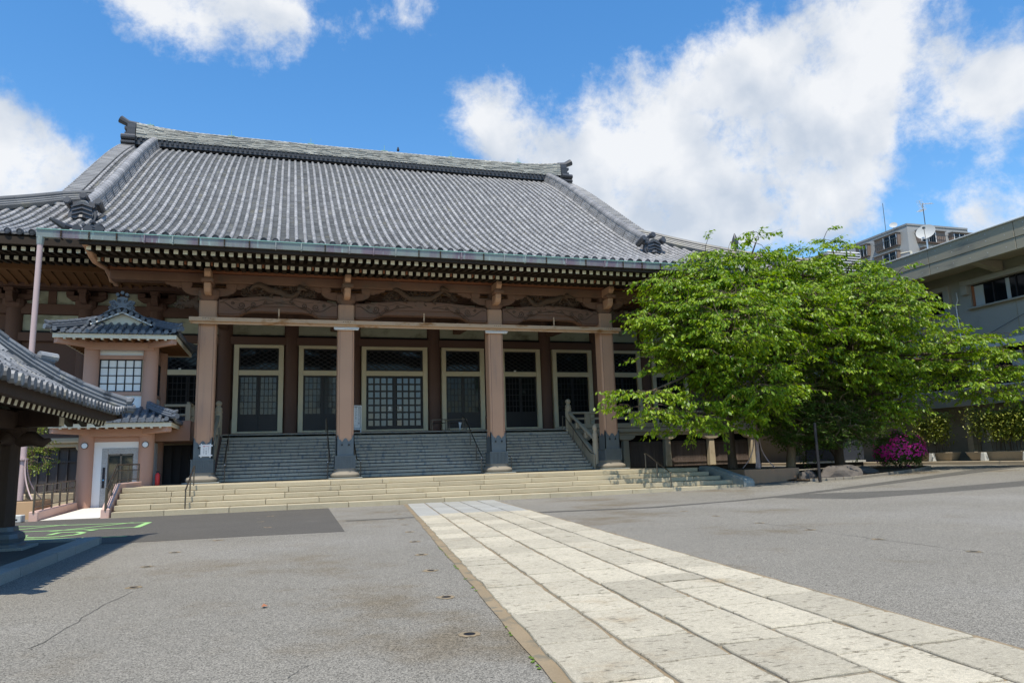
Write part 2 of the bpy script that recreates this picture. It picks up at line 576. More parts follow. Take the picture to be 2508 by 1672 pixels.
def place(name, me, parent=None, loc=None, rot=None, **tags):
    o = bpy.data.objects.new(name, me)
    COL.objects.link(o)
    if parent is not None:
        o.parent = parent
        o.matrix_parent_inverse = WM.get(parent.name, Matrix.Identity(4)).inverted()
    m = Matrix.Identity(4)
    if loc is not None or rot is not None:
        o.location = loc or (0, 0, 0)
        if rot:
            o.rotation_euler = rot
        m = Matrix.LocRotScale(o.location, o.rotation_euler, None)
    WM[o.name] = m
    for k, v in tags.items():
        o[k] = v
    return o


def thing(name, label, cat, loc, group=None):
    o = bpy.data.objects.new(name, None)
    o.empty_display_size = .3
    COL.objects.link(o)
    o.location = loc
    WM[o.name] = Matrix.Translation(Vector(loc))
    tag(o, label, cat, group)
    return o


def tag(o, label, cat, group=None):
    o['label'] = label
    o['category'] = cat
    if group:
        o['group'] = group
    return o


def struct(o):
    o['kind'] = 'structure'
    return o


def smoothstep(t):
    t = min(1, max(0, t))
    return t*t*(3-2*t)


def gz(X, Y=0):
    return .42*smoothstep((X-10)/22.)

# ------------------------------------------------------------------ tile rows


def tile_tube(mb, a, b, side, nrm, r, seg=6, mi=0, cap=True, s0=1.11, s1=.90):
    """one half-round tile from a (lower) to b (upper)"""
    vs = []
    for p, rr in ((a, r*s0), (b, r*s1)):
        for k in range(seg+1):
            t = PI*k/seg
            vs.append(tuple(p+side*(rr*math.cos(t))+nrm*(rr*math.sin(t))))
    fs = [(k, k+1, seg+2+k, seg+1+k) for k in range(seg)]
    if cap:
        fs.append(tuple(range(seg, -1, -1)))
    mb.add(vs, fs, mi)


def tile_rows(P, svals, tmin, tmax, r, tl, course, side, tubes, pans, skip=0, spacing=None, mi=0, lift=.02, edge=True):
    """P(s,t) -> Vector on the slope; s along the eave, t up the slope in steps of horizontal run"""
    side = Vector(side)
    for i, s_ in enumerate(svals):
        t0, t1 = tmin(s_), tmax(s_)
        if t1-t0 < .15:
            continue
        n = max(1, int(round((t1-t0)/tl)))
        for k in range(n):
            ta, tb = t0+(t1-t0)*k/n, t0+(t1-t0)*(k+1)/n
            a, b = P(s_, ta), P(s_, tb)
            d = (b-a).normalized()
            nr = side.cross(d)
            if nr.z < 0:
                nr = -nr
            if k >= skip:
                jt = side*rnd.uniform(-.007, .007)
                tile_tube(tubes, a+nr*(lift+rnd.uniform(-.004, .006))+jt, b+nr*lift+jt, side, nr, r, mi=mi)
        s2 = svals[i+1] if i+1 < len(svals) else None
        if s2 is None or abs(s2-s_) > (spacing or .5)*1.5:
            continue
        sa, sb = s_, s2
        t0m, t1m = max(tmin(sa), tmin(sb)), min(tmax(sa), tmax(sb))
        if t1m-t0m < .1:
            continue
        n = max(1, int((t1m-t0m)/course))
        sm = (sa+sb)/2
        for k in range(n):
            ta, tb = t0m+(t1m-t0m)*k/n, t0m+(t1m-t0m)*(k+1)/n
            h = .030
            lo = [P(sa, ta), P(sm, ta), P(sb, ta)]
            hi = [P(sa, tb), P(sm, tb), P(sb, tb)]
            z = Vector((0, 0, 1))
            lo = [lo[0]+z*h, lo[1]+z*(h-.028), lo[2]+z*h]
            hi = [hi[0], hi[1]-z*.028, hi[2]]
            bt = [p-z*(h+.012) for p in lo]
            vs = [tuple(q) for q in lo+hi+bt]
            pans.add(vs, [(0, 1, 4, 3), (1, 2, 5, 4), (6, 7, 1, 0), (7, 8, 2, 1)], mi)


# ================================================================== SETTING
def ground():
    xs = [-2500, -400, -80, -40, -20] + list(np.arange(-14, 44, 2.)) + [46, 60, 90, 160, 500, 2500]
    ys = [-2500, -400, -80, -30, -10] + list(np.arange(-6, 60, 3.)) + [64, 80, 120, 200, 600, 2500]
    mb = MB()
    nx = len(xs)
    vs = [(x, y, gz(x, y)) for y in ys for x in xs]
    fs = [(j*nx+i, j*nx+i+1, (j+1)*nx+i+1, (j+1)*nx+i) for j in range(len(ys)-1) for i in range(nx-1)]
    mb.add(vs, fs)
    struct(mb.raw('ground', 'asphalt', smooth=True))

    def sheet(name, poly, m, h=.004):
        mb = MB()
        c = (sum(p[0] for p in poly)/len(poly), sum(p[1] for p in poly)/len(poly))
        # fan with subdivided rim so it follows the ground
        pts = []
        for i, p in enumerate(poly):
            q = poly[(i+1) % len(poly)]
            for k in range(6):
                t = k/6
                pts.append((p[0]+(q[0]-p[0])*t, p[1]+(q[1]-p[1])*t))
        vs, fs = [], []
        rings = 8
        for k in range(rings+1):
            f = k/rings
            for p in pts:
                x, y = c[0]+(p[0]-c[0])*f, c[1]+(p[1]-c[1])*f
                vs.append((x, y, gz(x, y)+h))
        n = len(pts)
        for k in range(rings):
            for i in range(n):
                j = (i+1) % n
                fs.append((k*n+i, (k+1)*n+i, (k+1)*n+j, k*n+j))
        mb.add(vs, fs)
        return struct(mb.raw(name, m))
    def strip_sheet(path, ws):
        vs, fs = [], []
        P = []
        for i in range(len(path)-1):
            for k in range(6):
                f = k/6
                P.append((path[i][0]+(path[i+1][0]-path[i][0])*f, path[i][1]+(path[i+1][1]-path[i][1])*f, ws[i]+(ws[i+1]-ws[i])*f))
        q = random.Random(2)
        for (x, y, w) in P:
            a, b = q.uniform(-.03, .03), q.uniform(-.03, .03)
            vs += [(x, y-w/2+a, gz(x)+.006), (x, y+w/2+b, gz(x)+.006)]
        fs = [(2*i, 2*i+2, 2*i+3, 2*i+1) for i in range(len(P)-1)]
        struct(MB().add(vs, fs).raw('asphalt_patch', 'asphalt_mid'))
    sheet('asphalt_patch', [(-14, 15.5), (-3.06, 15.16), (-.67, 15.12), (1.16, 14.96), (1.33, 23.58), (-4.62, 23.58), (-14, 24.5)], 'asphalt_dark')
    sheet('asphalt_patch', [(13.0, 17.75), (13.9, 15.75), (19.3, 15.4), (24, 16.3), (20.9, 16.85), (17.1, 16.95), (14.2, 18.5)], 'asphalt_mid')
    strip_sheet([(5.3, 17.35), (8.85, 16.95), (12.9, 18.0), (17, 19.35), (24, 21.7), (32, 24.6)], [.3, .34, .3, .6, 1.0, 1.3])
    0 and sheet('asphalt_patch', [(5.3, 17.2), (8.8, 16.78), (13.2, 17.9), (18, 19.6), (24, 21.2), (32, 24), (31.5, 25.3), (24, 22.2), (15.8, 19.1), (12.6, 18.1), (8.9, 17.12), (5.3, 17.5)], 'asphalt_mid', .007)
    sheet('asphalt_patch', [(1.4, 17.65), (3.0, 17.7), (3.0, 17.98), (1.4, 17.92)], 'asphalt_mid')

    # green markings on the dark asphalt
    def stripes(name, polys):
        mb = MB()
        for p in polys:
            mb.add([(x, y, .0085) for x, y in p], [tuple(range(len(p)))])
        o = mb.raw(name, 'greenpaint')
        return struct(o)
    Z = [(-9, 22.35), (-3.14, 20.76), (-3.16, 19.14), (-9, 20.1)]

    def strip(a, b, w):
        a, b = Vector(a), Vector(b)
        d = (b-a).normalized()
        n = Vector((-d.y, d.x))*w/2
        return [tuple(a+n), tuple(b+n), tuple(b-n), tuple(a-n)]
    polys = [strip((-9, 22.35), (-3.14, 20.76), .12), strip((-3.2, 20.8), (-3.2, 19.14), .15), strip((-3.16, 19.14), (-9, 20.1), .12)]
    for x in (-3.6, -5.2, -6.8, -8.4):
        polys.append(strip((x, 20.9-(x+3.2)*.27), (x-1.35, 19.25-(x+4.5)*.16), .11))
    mb = MB()
    for i, p in enumerate(polys):
        mb.add([(x, y, .0085+i*.0006) for x, y in p], [(0, 1, 2, 3)])
    struct(mb.raw('painted_marking', 'greenpaint'))
    # hooked character
    mb = MB()
    path = [(-5.35, 18.15), (-4.95, 18.25), (-4.66, 17.75), (-4.95, 17.72), (-4.6, 17.5), (-4.3, 17.5), (-4.08, 17.85), (-4.07, 18.2), (-4.25, 18.5), (-4.7, 18.62), (-4.78, 18.35), (-4.55, 17.9)]
    path = [(-5.2, 18.35), (-5.1, 17.75), (-4.75, 17.5), (-4.35, 17.5), (-4.1, 17.8), (-4.08, 18.25), (-4.25, 18.55), (-4.62, 18.65), (-4.68, 18.05)]
    for i in range(len(path)-1):
        mb.add([(x, y, .0085+i*.0005) for x, y in strip(path[i], path[i+1], .13)], [(0, 1, 2, 3)])
    mb.add([(x, y, .0145) for x, y in strip((-4.1, 18.7), (-4.02, 19.0), .17)], [(0, 1, 2, 3)])
    struct(mb.raw('painted_marking', 'greenpaint'))
    mb = MB()
    mb.add([(x, y, .0085) for x, y in strip((-9, 18.3), (-2.95, 16.62), .12)], [(0, 1, 2, 3)])
    struct(mb.raw('painted_marking', 'greenpaint'))

    # sockets for banner poles set in the asphalt: rusty rim round a dark hole
    def sockets(name, pts, seed):
        for (x, y) in pts:
            mb = MB()
            n = 18
            z = gz(x, y)
            q = random.Random(int(x*100+y*10)+seed)
            outer = [(x+(.09+q.uniform(-.02, .02))*math.cos(2*PI*k/n), y+(.09+q.uniform(-.02, .02))*math.sin(2*PI*k/n), z+.004) for k in range(n)]
            inner = [(x+.045*math.cos(2*PI*k/n), y+.05*math.sin(2*PI*k/n), z+.006) for k in range(n)]
            deep = [(p[0], p[1], z-.0) for p in inner]
            mb.add(outer+inner, [(k, (k+1) % n, n+(k+1) % n, n+k) for k in range(n)], 0)
            mb.add([(p[0], p[1], z+.0045) for p in inner], [tuple(range(n))], 1)
            o = mb.raw('ground_socket', ['mortar', 'black'])
            struct(o)
    sockets('s', [(1.333, 5.547), (1.493, 7.117), (1.687, 8.911), (1.858, 10.499), (2.063, 12.29), (2.275, 14.089), (2.45, 15.8), (2.62, 17.4), (2.8, 19.1), (2.95, 20.7)], 1)
    sockets('s', [(8.012, 7.171), (8.068, 8.757), (8.203, 10.338), (8.314, 11.853), (8.583, 13.685), (8.75, 15.3), (-1.55, 9.3), (-1.72, 11.2), (-1.6, 12.9), (-1.1, 14.6), (-.3, 17.1), (-.5, 19), (-.3, 21)], 2)

    # hairline cracks
    def crack(pts, w, seed):
        q = random.Random(seed)
        mb = MB()
        P = []
        for i in range(len(pts)-1):
            a, b = Vector(pts[i]), Vector(pts[i+1])
            n = max(3, int((b-a).length/.12))
            for k in range(n):
                t = k/n
                p = a+(b-a)*t
                P.append((p.x+q.uniform(-.025, .025), p.y+q.uniform(-.025, .025)))
        L_, R_ = [], []
        for i, p in enumerate(P):
            ww = w*q.uniform(.3, 1)
            L_.append((p[0]-ww, p[1]-ww*.5, gz(p[0])+.003))
            R_.append((p[0]+ww, p[1]+ww*.5, gz(p[0])+.003))
        n = len(P)
        mb.add(L_+R_, [(i, i+1, n+i+1, n+i) for i in range(n-1)])
        struct(mb.raw('asphalt_crack', 'asphalt_mid'))
    crack([(.0, 4.85), (.1, 5.0), (.2, 5.25)], .006, 1)
    crack([(-1.74, 6.4), (-1.68, 7.3), (-1.62, 8.3), (-1.5, 9.1)], .007, 2)
    crack([(8.0, 6.6), (8.02, 7.1), (8.06, 8.7), (8.2, 10.3), (8.31, 11.8)], .008, 3)
    crack([(8.07, 8.76), (8.5, 9.2), (8.95, 9.35)], .006, 4)
    crack([(8.2, 10.3), (8.45, 10.9), (8.4, 11.4)], .008, 5)
    crack([(1.7, 8.9), (2.3, 9.35)], .004, 6)


ground()


def stone_path():
    half, jw = 1.413, .034

    def cx(Y):
        return 5.138+.111*(Y-23.6)
    mb = MB()
    ys = list(np.arange(-3, 23.6, .5))+[23.57]
    q = random.Random(3)
    vs = []
    for y in ys:
        e = .085+q.uniform(-.012, .012)
        vs += [(cx(y)-half-e, y, .008), (cx(y)+half+e*.8, y, .008)]
    mb.add(vs, [(2*i, 2*i+1, 2*i+3, 2*i+2) for i in range(len(ys)-1)])
    bed = struct(mb.raw('path', 'mortar'))
    w = 2*half/5
    for c in range(5):
        u0, u1 = -half+c*w+jw*.6, -half+(c+1)*w-jw*.6
        y = -2.6+q.uniform(0, .6)
        while y < 23.4:
            new = y > 17.6
            ln = q.choice([.62, .75, .84, .95, 1.02, .4]) if not new else .8
            y2 = min(y+ln, 23.55)
            if y2-y < .2:
                break
            # irregular outline
            out = []
            N_ = 5
            jit = .011 if not new else .004
            for (a, b) in (((u0, y+.016), (u1, y+.016)), ((u1, y+.016), (u1, y2-.016)), ((u1, y2-.016), (u0, y2-.016)), ((u0, y2-.016), (u0, y+.016))):
                for k in range(N_):
                    t = k/N_
                    out.append((a[0]+(b[0]-a[0])*t+q.uniform(-jit, jit), a[1]+(b[1]-a[1])*t+q.uniform(-jit, jit)))
            zt = .026+q.uniform(-.004, .004)
            pts = [(cx(p[1])+p[0], p[1]) for p in out]
            n = len(pts)
            cxm, cym = sum(p[0] for p in pts)/n, sum(p[1] for p in pts)/n
            tl = q.uniform(-.004, .004)
            top = [(cxm+(p[0]-cxm)*(1-.018), cym+(p[1]-cym)*(1-.012), zt+tl*(p[0]-cxm)) for p in pts]
            mid = [(p[0], p[1], zt-.008) for p in pts]
            bot = [(p[0], p[1], .0) for p in pts]
            m2 = MB()
            fs = [tuple(range(n))]
            for a in (0, n):
                for k in range(n):
                    k2 = (k+1) % n
                    fs.append((a+k2, a+k, a+n+k, a+n+k2))
            m2.add(top+mid+bot, fs)
            m2.raw('slab', 'slab_new' if new else 'slab', bed)
            y = y2
    # tufts of moss along the left edge
    mm = MB()
    for k in range(46):
        y = q.choice([3.2, 4.0, 4.6, 7.3, 7.9, 9.1, 10.2, 11, 5.6])+q.uniform(-.25, .25)
        x = cx(y)-half-.09+q.uniform(-.015, .012)
        mm.lathe([(.001, .004), (q.uniform(.008, .018), .007), (.005, .013)], (x, y), 5)
    mm.raw('moss', 'moss', kind='stuff')


stone_path()


# ================================================================== FRONT STEPS AND PLATFORM
Y0, RISE, TREAD = 23.6, .155, .6
XL, XR = -4.62, 16.1
PLZ = .775
PILX = (-2.81, 2.24, 8.32, 13.36)
PY = 29.25


def front_steps():
    t = thing('front_steps', 'wide flight of five pale stone steps before the temple with its platform', 'steps', (5.2, Y0, 0))
    q = random.Random(5)
    for k in range(5):
        x = XL-.05*k
        yf = Y0+TREAD*k
        xr = XR+(.25 if k == 0 else -.12*k)
        first = True
        while x < xr-.05:
            ln = q.uniform(1.45, 1.85)
            if first:
                ln = q.uniform(.7, 1.6)
                first = False
            x2 = min(x+ln, xr)
            if xr-x2 < .5:
                x2 = xr
            mb = MB()
            dz = q.uniform(-.002, .002)
            mb.box(x+.007, x2-.007, yf+q.uniform(-.003, .003), yf+TREAD+.12 if k < 4 else yf+.55, RISE*k+.012 if k else -.08, RISE*(k+1)+dz)
            mb.build('step_stone', 'step_stone', t, bevel=.008)
            x = x2
    # platform paving behind the top step
    x = XL
    cols = []
    while x < XR-.6:
        x2 = min(x+q.uniform(1.3, 1.7), XR-.5)
        for (ya, yb) in ((Y0+4*TREAD+.56, 27.6), (27.61, 28.6), (28.61, 29.75)):
            mb = MB()
            mb.box(x+.004, x2-.004, ya, yb-.008, .3, PLZ-.003+q.uniform(-.001, .001))
            mb.build('platform_slab', 'step_stone', t, bevel=.006)
        x = x2
    MB().box(XL+.02, XR-.55, Y0+2.6, 33.2, 0, PLZ-.02).build('platform_core', 'basestone', t)
    for k in range(4):
        MB().box(XL+.02, XR-.6, Y0+TREAD*(k+1)+.03, Y0+TREAD*(k+1)+.12, RISE*k, RISE*(k+1)+.02).raw('joint_bed', 'mortar', t)
    # rounded cheek stone at the right end
    prof = [(23.45, -.05), (23.45, .26), (23.52, .34), (23.7, .40), (24.3, .5), (25.1, .66), (25.8, .8), (26.6, .82), (26.6, -.05)]
    MB().prism(prof, 'YZ', XR-.12, XR+.32).build('cheek_stone', 'granite_kerb', t, bevel=.05, seg=3, smooth=.7)


front_steps()

# ================================================================== TEMPLE
PC = 5.23
_pp = np.array([(26, 8.98), (30, 10.02), (34.8, 12.15), (40, 15.35), (43, 17.4), (46, 19.4), (50.8, 22.35)])
_cf = np.polyfit(_pp[:, 0]-26, _pp[:, 1], 4)


def prof(Y):
    return float(np.polyval(_cf, Y-26))


temple = thing('temple_hall', 'large tile-roofed temple hall with four square pillars and lattice doors', 'temple', (PC, 36, 0))
RIDGE_Y = 51.2
KUD = 13.8
VERGE = 15.7
HIPY = 37.4
EAVE_Y = 30.0


def pslope(X, Y):
    lift = 0
    dx = abs(X-PC)
    if Y < 34 and dx > 12:
        lift = .25*((dx-12)/10)**2*(1-(Y-26)/8)
    return Vector((X, Y, prof(Y)+lift))


def roof():
    # deck: front slope, back slope, hips and gable ends under the tiles
    mb = MB()
    ys = list(np.linspace(26.05, RIDGE_Y, 22))
    xs = [PC-11.85, PC, PC+11.85]

    def quadstrip(fn, us, vs_):
        o = [[fn(u, v) for u in us] for v in vs_]
        n = len(us)
        mb.add([tuple(p) for row in o for p in row], [(j*n+i, j*n+i+1, (j+1)*n+i+1, (j+1)*n+i) for j in range(len(vs_)-1) for i in range(n-1)])
    dn = Vector((0, 0, .05))
    quadstrip(lambda x, y: pslope(x, y)-dn, [PC-11.8, PC, PC+11.8], list(np.linspace(26.05, EAVE_Y, 6)))

    def wid(y):
        return VERGE-.1 if y > HIPY else VERGE-.1+(HIPY-y)
    quadstrip(lambda u, y: pslope(PC+u*wid(y), y)-dn, [-1, -.6, 0, .6, 1], list(np.linspace(EAVE_Y, RIDGE_Y, 26)))
    quadstrip(lambda u, y: Vector((PC+u*wid(y), 2*RIDGE_Y-y, prof(y)-.05)), [-1, 0, 1], list(np.linspace(EAVE_Y, RIDGE_Y, 16)))
    # side hip slopes
    for s_ in (-1, 1):
        quadstrip(lambda u, y: Vector((PC+s_*(VERGE-.1+(HIPY-y)), y+(2*RIDGE_Y-2*y)*u, prof(y)-.05)), [0, .5, 1], list(np.linspace(EAVE_Y, HIPY, 8)))
        # gable triangle
        ys2 = list(np.linspace(HIPY, RIDGE_Y, 10))
        pts = [(y, prof(y)-.1) for y in ys2]+[(2*RIDGE_Y-y, prof(y)-.1) for y in ys2[::-1][1:]]
        x = PC+s_*(VERGE-1.2)
        mb.add([(x, p[0], p[1]) for p in pts], [tuple(range(len(pts)))])
    rf = mb.raw('roof', 'tile_dark', temple)

    SP = .39
    rows = [PC+(i+.5)*SP for i in range(-56, 56)]
    tub, pan = MB(), MB()

    def tmin(x):
        return 26.08 if abs(x-PC) < 11.85 else EAVE_Y

    def tmax(x):
        dx = abs(x-PC)
        return 50.75 if dx < VERGE-.45 else max(EAVE_Y, HIPY-.2-(dx-VERGE))
    TL = .34
    NIND = 5
    # individual tiles: the five lowest of each porch row; they show largest
    krows = [x for x in rows if abs(x-PC) < 11.85]
    tm = MB()
    tile_tube(tm, Vector((0, 0, 0)), Vector((0, TL+.012, 0)), Vector((1, 0, 0)), Vector((0, 0, 1)), .09, seg=8)
    tmesh = tm.mesh('round_tile', ['tile'], smooth=.8)
    capm = MB()
    n = 14
    for (r0, y0, r1, y1) in ((.0, -.045, .07, -.045), (.07, -.045, .075, -.03), (.075, -.03, .09, -.03), (.09, -.03, .095, -.055), (.095, -.055, .118, -.055), (.118, -.055, .118, .03)):
        vs = []
        for (r, y) in ((r0, y0), (r1, y1)):
            vs += [(r*math.cos(2*PI*k/n), y, r*math.sin(2*PI*k/n)) for k in range(n)]
        capm.add(vs, [(k, (k+1) % n, n+(k+1) % n, n+k) for k in range(n)])
    capmesh = capm.mesh('eave_cap', ['tile_dark'])
    for x in krows:
        nseg = int(round((tmax(x)-tmin(x))/TL))
        for k in range(NIND):
            t0, t1 = tmin(x), tmax(x)
            a, b = pslope(x, t0+(t1-t0)*k/nseg), pslope(x, t0+(t1-t0)*(k+1)/nseg)
            d = b-a
            ang = math.atan2(d.z, d.y)
            nr = Vector((0, -math.sin(ang), math.cos(ang)))
            place('round_tile', tmesh, rf, loc=a+nr*.02, rot=(ang, rnd.uniform(-.02, .02), rnd.uniform(-.012, .012)))
        a = pslope(x, 26.06)
        place('eave_cap', capmesh, rf, loc=a+Vector((0, -.02, .055)), rot=(R(12), rnd.uniform(0, 3), 0))
    for x in rows:
        if 11.85 <= abs(x-PC) < 17.5:
            a = pslope(x, EAVE_Y)
            place('eave_cap', capmesh, rf, loc=a+Vector((0, -.04, .05)), rot=(R(12), rnd.uniform(0, 3), 0))
    # all the other rows
    for lo, hi, sk in ((0, 11.85, NIND), (11.85, 99, 0)):
        for sgn in ((0,) if lo == 0 else (-1, 1)):
            if sgn == 0:
                sv = [x for x in rows if abs(x-PC) < hi]
            else:
                sv = [x for x in rows if abs(x-PC) >= lo and (x-PC)*sgn > 0 and tmax(x)-tmin(x) > .3]
                sv = sv if sgn > 0 else sv
            tile_rows(lambda s_, t: pslope(s_, t), sv, tmin, tmax, .09, TL, .115, (1, 0, 0), tub, pan, skip=sk, spacing=SP)
    # pan strips joining porch rows to the side rows
    for sgn in (-1, 1):
        e = [x for x in rows if (x-PC)*sgn > 0 and 11.4 < abs(x-PC) < 12.2]
        tile_rows(lambda s_, t: pslope(s_, t), sorted(e), lambda x: EAVE_Y, tmax, .0001, 99, .115, (1, 0, 0), MB(), pan, spacing=SP)
    tub.raw('round_tiles', 'tile', rf, smooth=False, kind='stuff')
    pan.raw('pan_tiles', 'tile_pan', rf, kind='stuff')
    # pan tile lips at the eave
    lip = MB()
    for x in krows[:-1]:
        vs = []
        for k in range(7):
            t = k/6
            xx = x+.1+t*(SP-.2)
            sag = -.06*math.sin(PI*t)
            p = pslope(xx, 26.05)
            vs += [(xx, p.y-.03, p.z+.06+sag), (xx, p.y-.03, p.z-.03+sag)]
        lip.add(vs, [(2*k, 2*k+1, 2*k+3, 2*k+2) for k in range(6)])
    lip.raw('eave_lip', 'tile', rf)

    # main ridge: stacked courses of flat tiles, ends turned up
    def zr(x):
        d = abs(x-PC)/15
        return .10*d**2+.28*max(0, (d-.75)/.25)**2
    mr = MB()
    q = random.Random(11)
    zb, zt, nc = 22.95, 23.72, 15
    for c in range(nc):
        f0, f1 = c/nc, (c+1)/nc
        x = PC-15+q.uniform(0, .3)
        x = PC-15
        while x < PC+15-.01:
            x2 = min(x+q.uniform(.35, .8), PC+15)
            yo = RIDGE_Y-.5+.12*f0+q.uniform(-.025, .025)
            vs = []
            for xx in (x+.004, x2-.004):
                b = zr(xx)
                H = zt-zb
                vs += [(xx, yo, zb+H*f0+b*(.3+.7*f0)+.008), (xx, yo, zb+H*f1+b*(.3+.7*f1)-.006), (xx, RIDGE_Y+.5-.12*f0, zb+H*f1+b*(.3+.7*f1)-.006), (xx, RIDGE_Y+.5-.12*f0, zb+H*f0+b*(.3+.7*f0)+.008)]
            mr.add(vs, [(0, 1, 5, 4), (1, 2, 6, 5), (2, 3, 7, 6), (0, 3, 2, 1), (4, 5, 6, 7)])
            x = x2
    rg = mr.raw('ridge', 'tile_ridge', rf, kind='stuff')
    core = MB()
    N_ = 30
    vs = []
    for i in range(N_+1):
        x = PC-14.95+29.9*i/N_
        b = zr(x)
        vs += [(x, RIDGE_Y-.42, zb-.5), (x, RIDGE_Y-.36, zt+b-.02), (x, RIDGE_Y+.36, zt+b-.02), (x, RIDGE_Y+.42, zb-.5)]
    core.add(vs, [(4*i+k, 4*i+4+k, 4*i+5+k, 4*i+1+k) for i in range(N_) for k in range(3)])
    core.raw('ridge_core', 'tile_dark', rf)
    cap = MB()
    for i in range(84):
        x0 = PC-15+30*i/84
        x1 = PC-15+30*(i+1)/84
        cap.tube([(x0+.005, RIDGE_Y, zt+zr(x0)+.03), (x1-.005, RIDGE_Y, zt+zr(x1)+.03)], [.17, .155], 8)
    cap.raw('ridge_cap', 'tile', rf, smooth=True)
    # dark course of round ends under the ridge
    st = MB()
    for i in range(96):
        x = PC-15.1+30.2*(i+.5)/96
        b = zr(x)*.3
        st.tube([(x, RIDGE_Y-.72, 22.68+b), (x, RIDGE_Y-.3, 22.75+b)], .085, 8)
        st.tube([(x, RIDGE_Y-.66, 22.84+b), (x, RIDGE_Y-.3, 22.9+b)], .085, 8)
    st.raw('ridge_eave_course', 'tile_dark', rf)
    MB().box(PC-15.1, PC+15.1, RIDGE_Y-.62, RIDGE_Y, 22.5, 22.8).raw('ridge_bed', 'tile_dark', rf)
    # little copper spikes along the ridge
    for x in (-9.0, -3.9, 1.4, 6.6, 11.6, 16.9):
        MB().tube([(x, RIDGE_Y, zt+.1), (x, RIDGE_Y, zt+.62)], .02, 5).box(x-.22, x+.22, RIDGE_Y-.1, RIDGE_Y+.1, zt+.17+zr(x), zt+.22+zr(x)).raw('ridge_spike', 'verdigris', rf)
    # descending ridges
    for s_ in (-1, 1):
        X = PC+s_*KUD
        kd = MB()
        Ys = np.linspace(34.9, 50.6, 40)
        for layer in range(5):
            for i in range(len(Ys)-1):
                a, b = pslope(X, Ys[i]), pslope(X, Ys[i+1])
                d = (b-a).normalized()
                nr = Vector((0, -d.z, d.y))
                h0 = .1+layer*.105
                w = .30-.028*layer+(.02 if (i % 3) else .0)
                vs = []
                for p in (a, b):
                    for u, v in ((-w, h0), (w, h0), (w, h0+.085), (-w, h0+.085)):
                        vs.append(tuple(p+Vector((u, 0, 0))+nr*v))
                kd.add(vs, [(0, 4, 5, 1), (1, 5, 6, 2), (2, 6, 7, 3), (3, 7, 4, 0)])
        kd.raw('descending_ridge', 'tile', rf)
        kc = MB()
        for i in range(len(Ys)-1):
            a, b = pslope(X, Ys[i]), pslope(X, Ys[i+1])
            d = (b-a).normalized()
            nr = Vector((0, -d.z, d.y))
            tile_tube(kc, a+nr*.6, b+nr*.6, Vector((1, 0, 0)), nr, .22, seg=8, s0=1.03, s1=.985)
            # core
            vs = []
            for p in (a, b):
                for u, v in ((-.2, 0), (.2, 0), (.2, .62), (-.2, .62)):
                    vs.append(tuple(p+Vector((u, 0, 0))+nr*v))
            kc.add(vs, [(0, 4, 5, 1), (1, 5, 6, 2), (2, 6, 7, 3), (3, 7, 4, 0)])
        kc.raw('descending_ridge_cap', 'tile', rf)
        # hip ridge from the foot of the gable to the corner
        hp = MB()
        P = []
        for i in range(16):
            t = i/15*7.0
            y = HIPY-t
            x = PC+s_*(VERGE-.3+t)
            z = prof(y)+.25*(t/7)**2+.1
            P.append(Vector((x, y, z)))
        P = [Vector((PC+s_*(KUD+.3), HIPY+.9, prof(HIPY+.9)+.05))]+P
        for layer in range(3):
            hp.tube([p+Vector((0, 0, .08+layer*.1)) for p in P], .2-.02*layer, 6)
        hp.tube([p+Vector((0, 0, .40)) for p in P], .14, 8)
        hp.raw('hip_ridge', 'tile_pan', rf)
        # verge: stacked short tiles along the gable edge
        vg = MB()
        y = HIPY-.3
        while y < 50.6:
            p = pslope(PC+s_*VERGE, y)
            vg.tube([(p.x-s_*.55, y, p.z+.07), (p.x+s_*.1, y, p.z+.1)], .085, 7)
            vg.tube([(p.x+s_*.1, y, p.z+.1), (p.x+s_*.16, y, p.z+.1)], .105, 7)
            y += .27
        vg.raw('verge_tiles', 'tile', rf, kind='stuff')
        vb = MB()
        for i in range(14):
            ya, yb = HIPY-.3+13.6*i/14, HIPY-.3+13.6*(i+1)/14
            vb.add([(PC+s_*(VERGE-.05), ya, prof(ya)-.6), (PC+s_*(VERGE-.05), yb, prof(yb)-.6), (PC+s_*(VERGE-.05), yb, prof(yb)+.02), (PC+s_*(VERGE-.05), ya, prof(ya)+.02)], [(0, 1, 2, 3)])
        vb.raw('gable_board', 'darkwood', rf)
        # stack of cylinders closing the ridge end
        eb = MB()
        X0 = PC+s_*15.05
        for k, (dy, z, r) in enumerate(((0, 21.9, .16), (0, 22.25, .14), (0, 22.55, .14), (0, 22.9, .2))):
            eb.tube([(X0-s_*.1, RIDGE_Y-.72-.02*k, z), (X0+s_*.75, RIDGE_Y-.72, z)], r, 9)
        eb.box(min(X0, X0+s_*.5), max(X0, X0+s_*.5), RIDGE_Y-.6, RIDGE_Y+.6, 21.7, 23.0)
        eb.box(min(X0, X0+s_*.62), max(X0, X0+s_*.62), RIDGE_Y-.5, RIDGE_Y+.5, 23.0, 23.35)
        eb.box(min(X0, X0+s_*.5), max(X0, X0+s_*.5), RIDGE_Y-.44, RIDGE_Y+.44, 23.35, 23.6)
        eb.box(min(X0, X0+s_*.66), max(X0, X0+s_*.66), RIDGE_Y-.4, RIDGE_Y+.4, 23.6, 23.78)
        eb.box(min(X0, X0+s_*.5), max(X0, X0+s_*.5), RIDGE_Y-.34, RIDGE_Y+.34, 23.78, 24.05)
        eb.tube([(X0-s_*.1, RIDGE_Y, 24.05), (X0+s_*.5, RIDGE_Y, 24.15), (X0+s_*1.0, RIDGE_Y, 24.42)], [.24, .22, .26], 9)
        eb.build('ridge_end', ['tile_dark'], rf, smooth=.6)

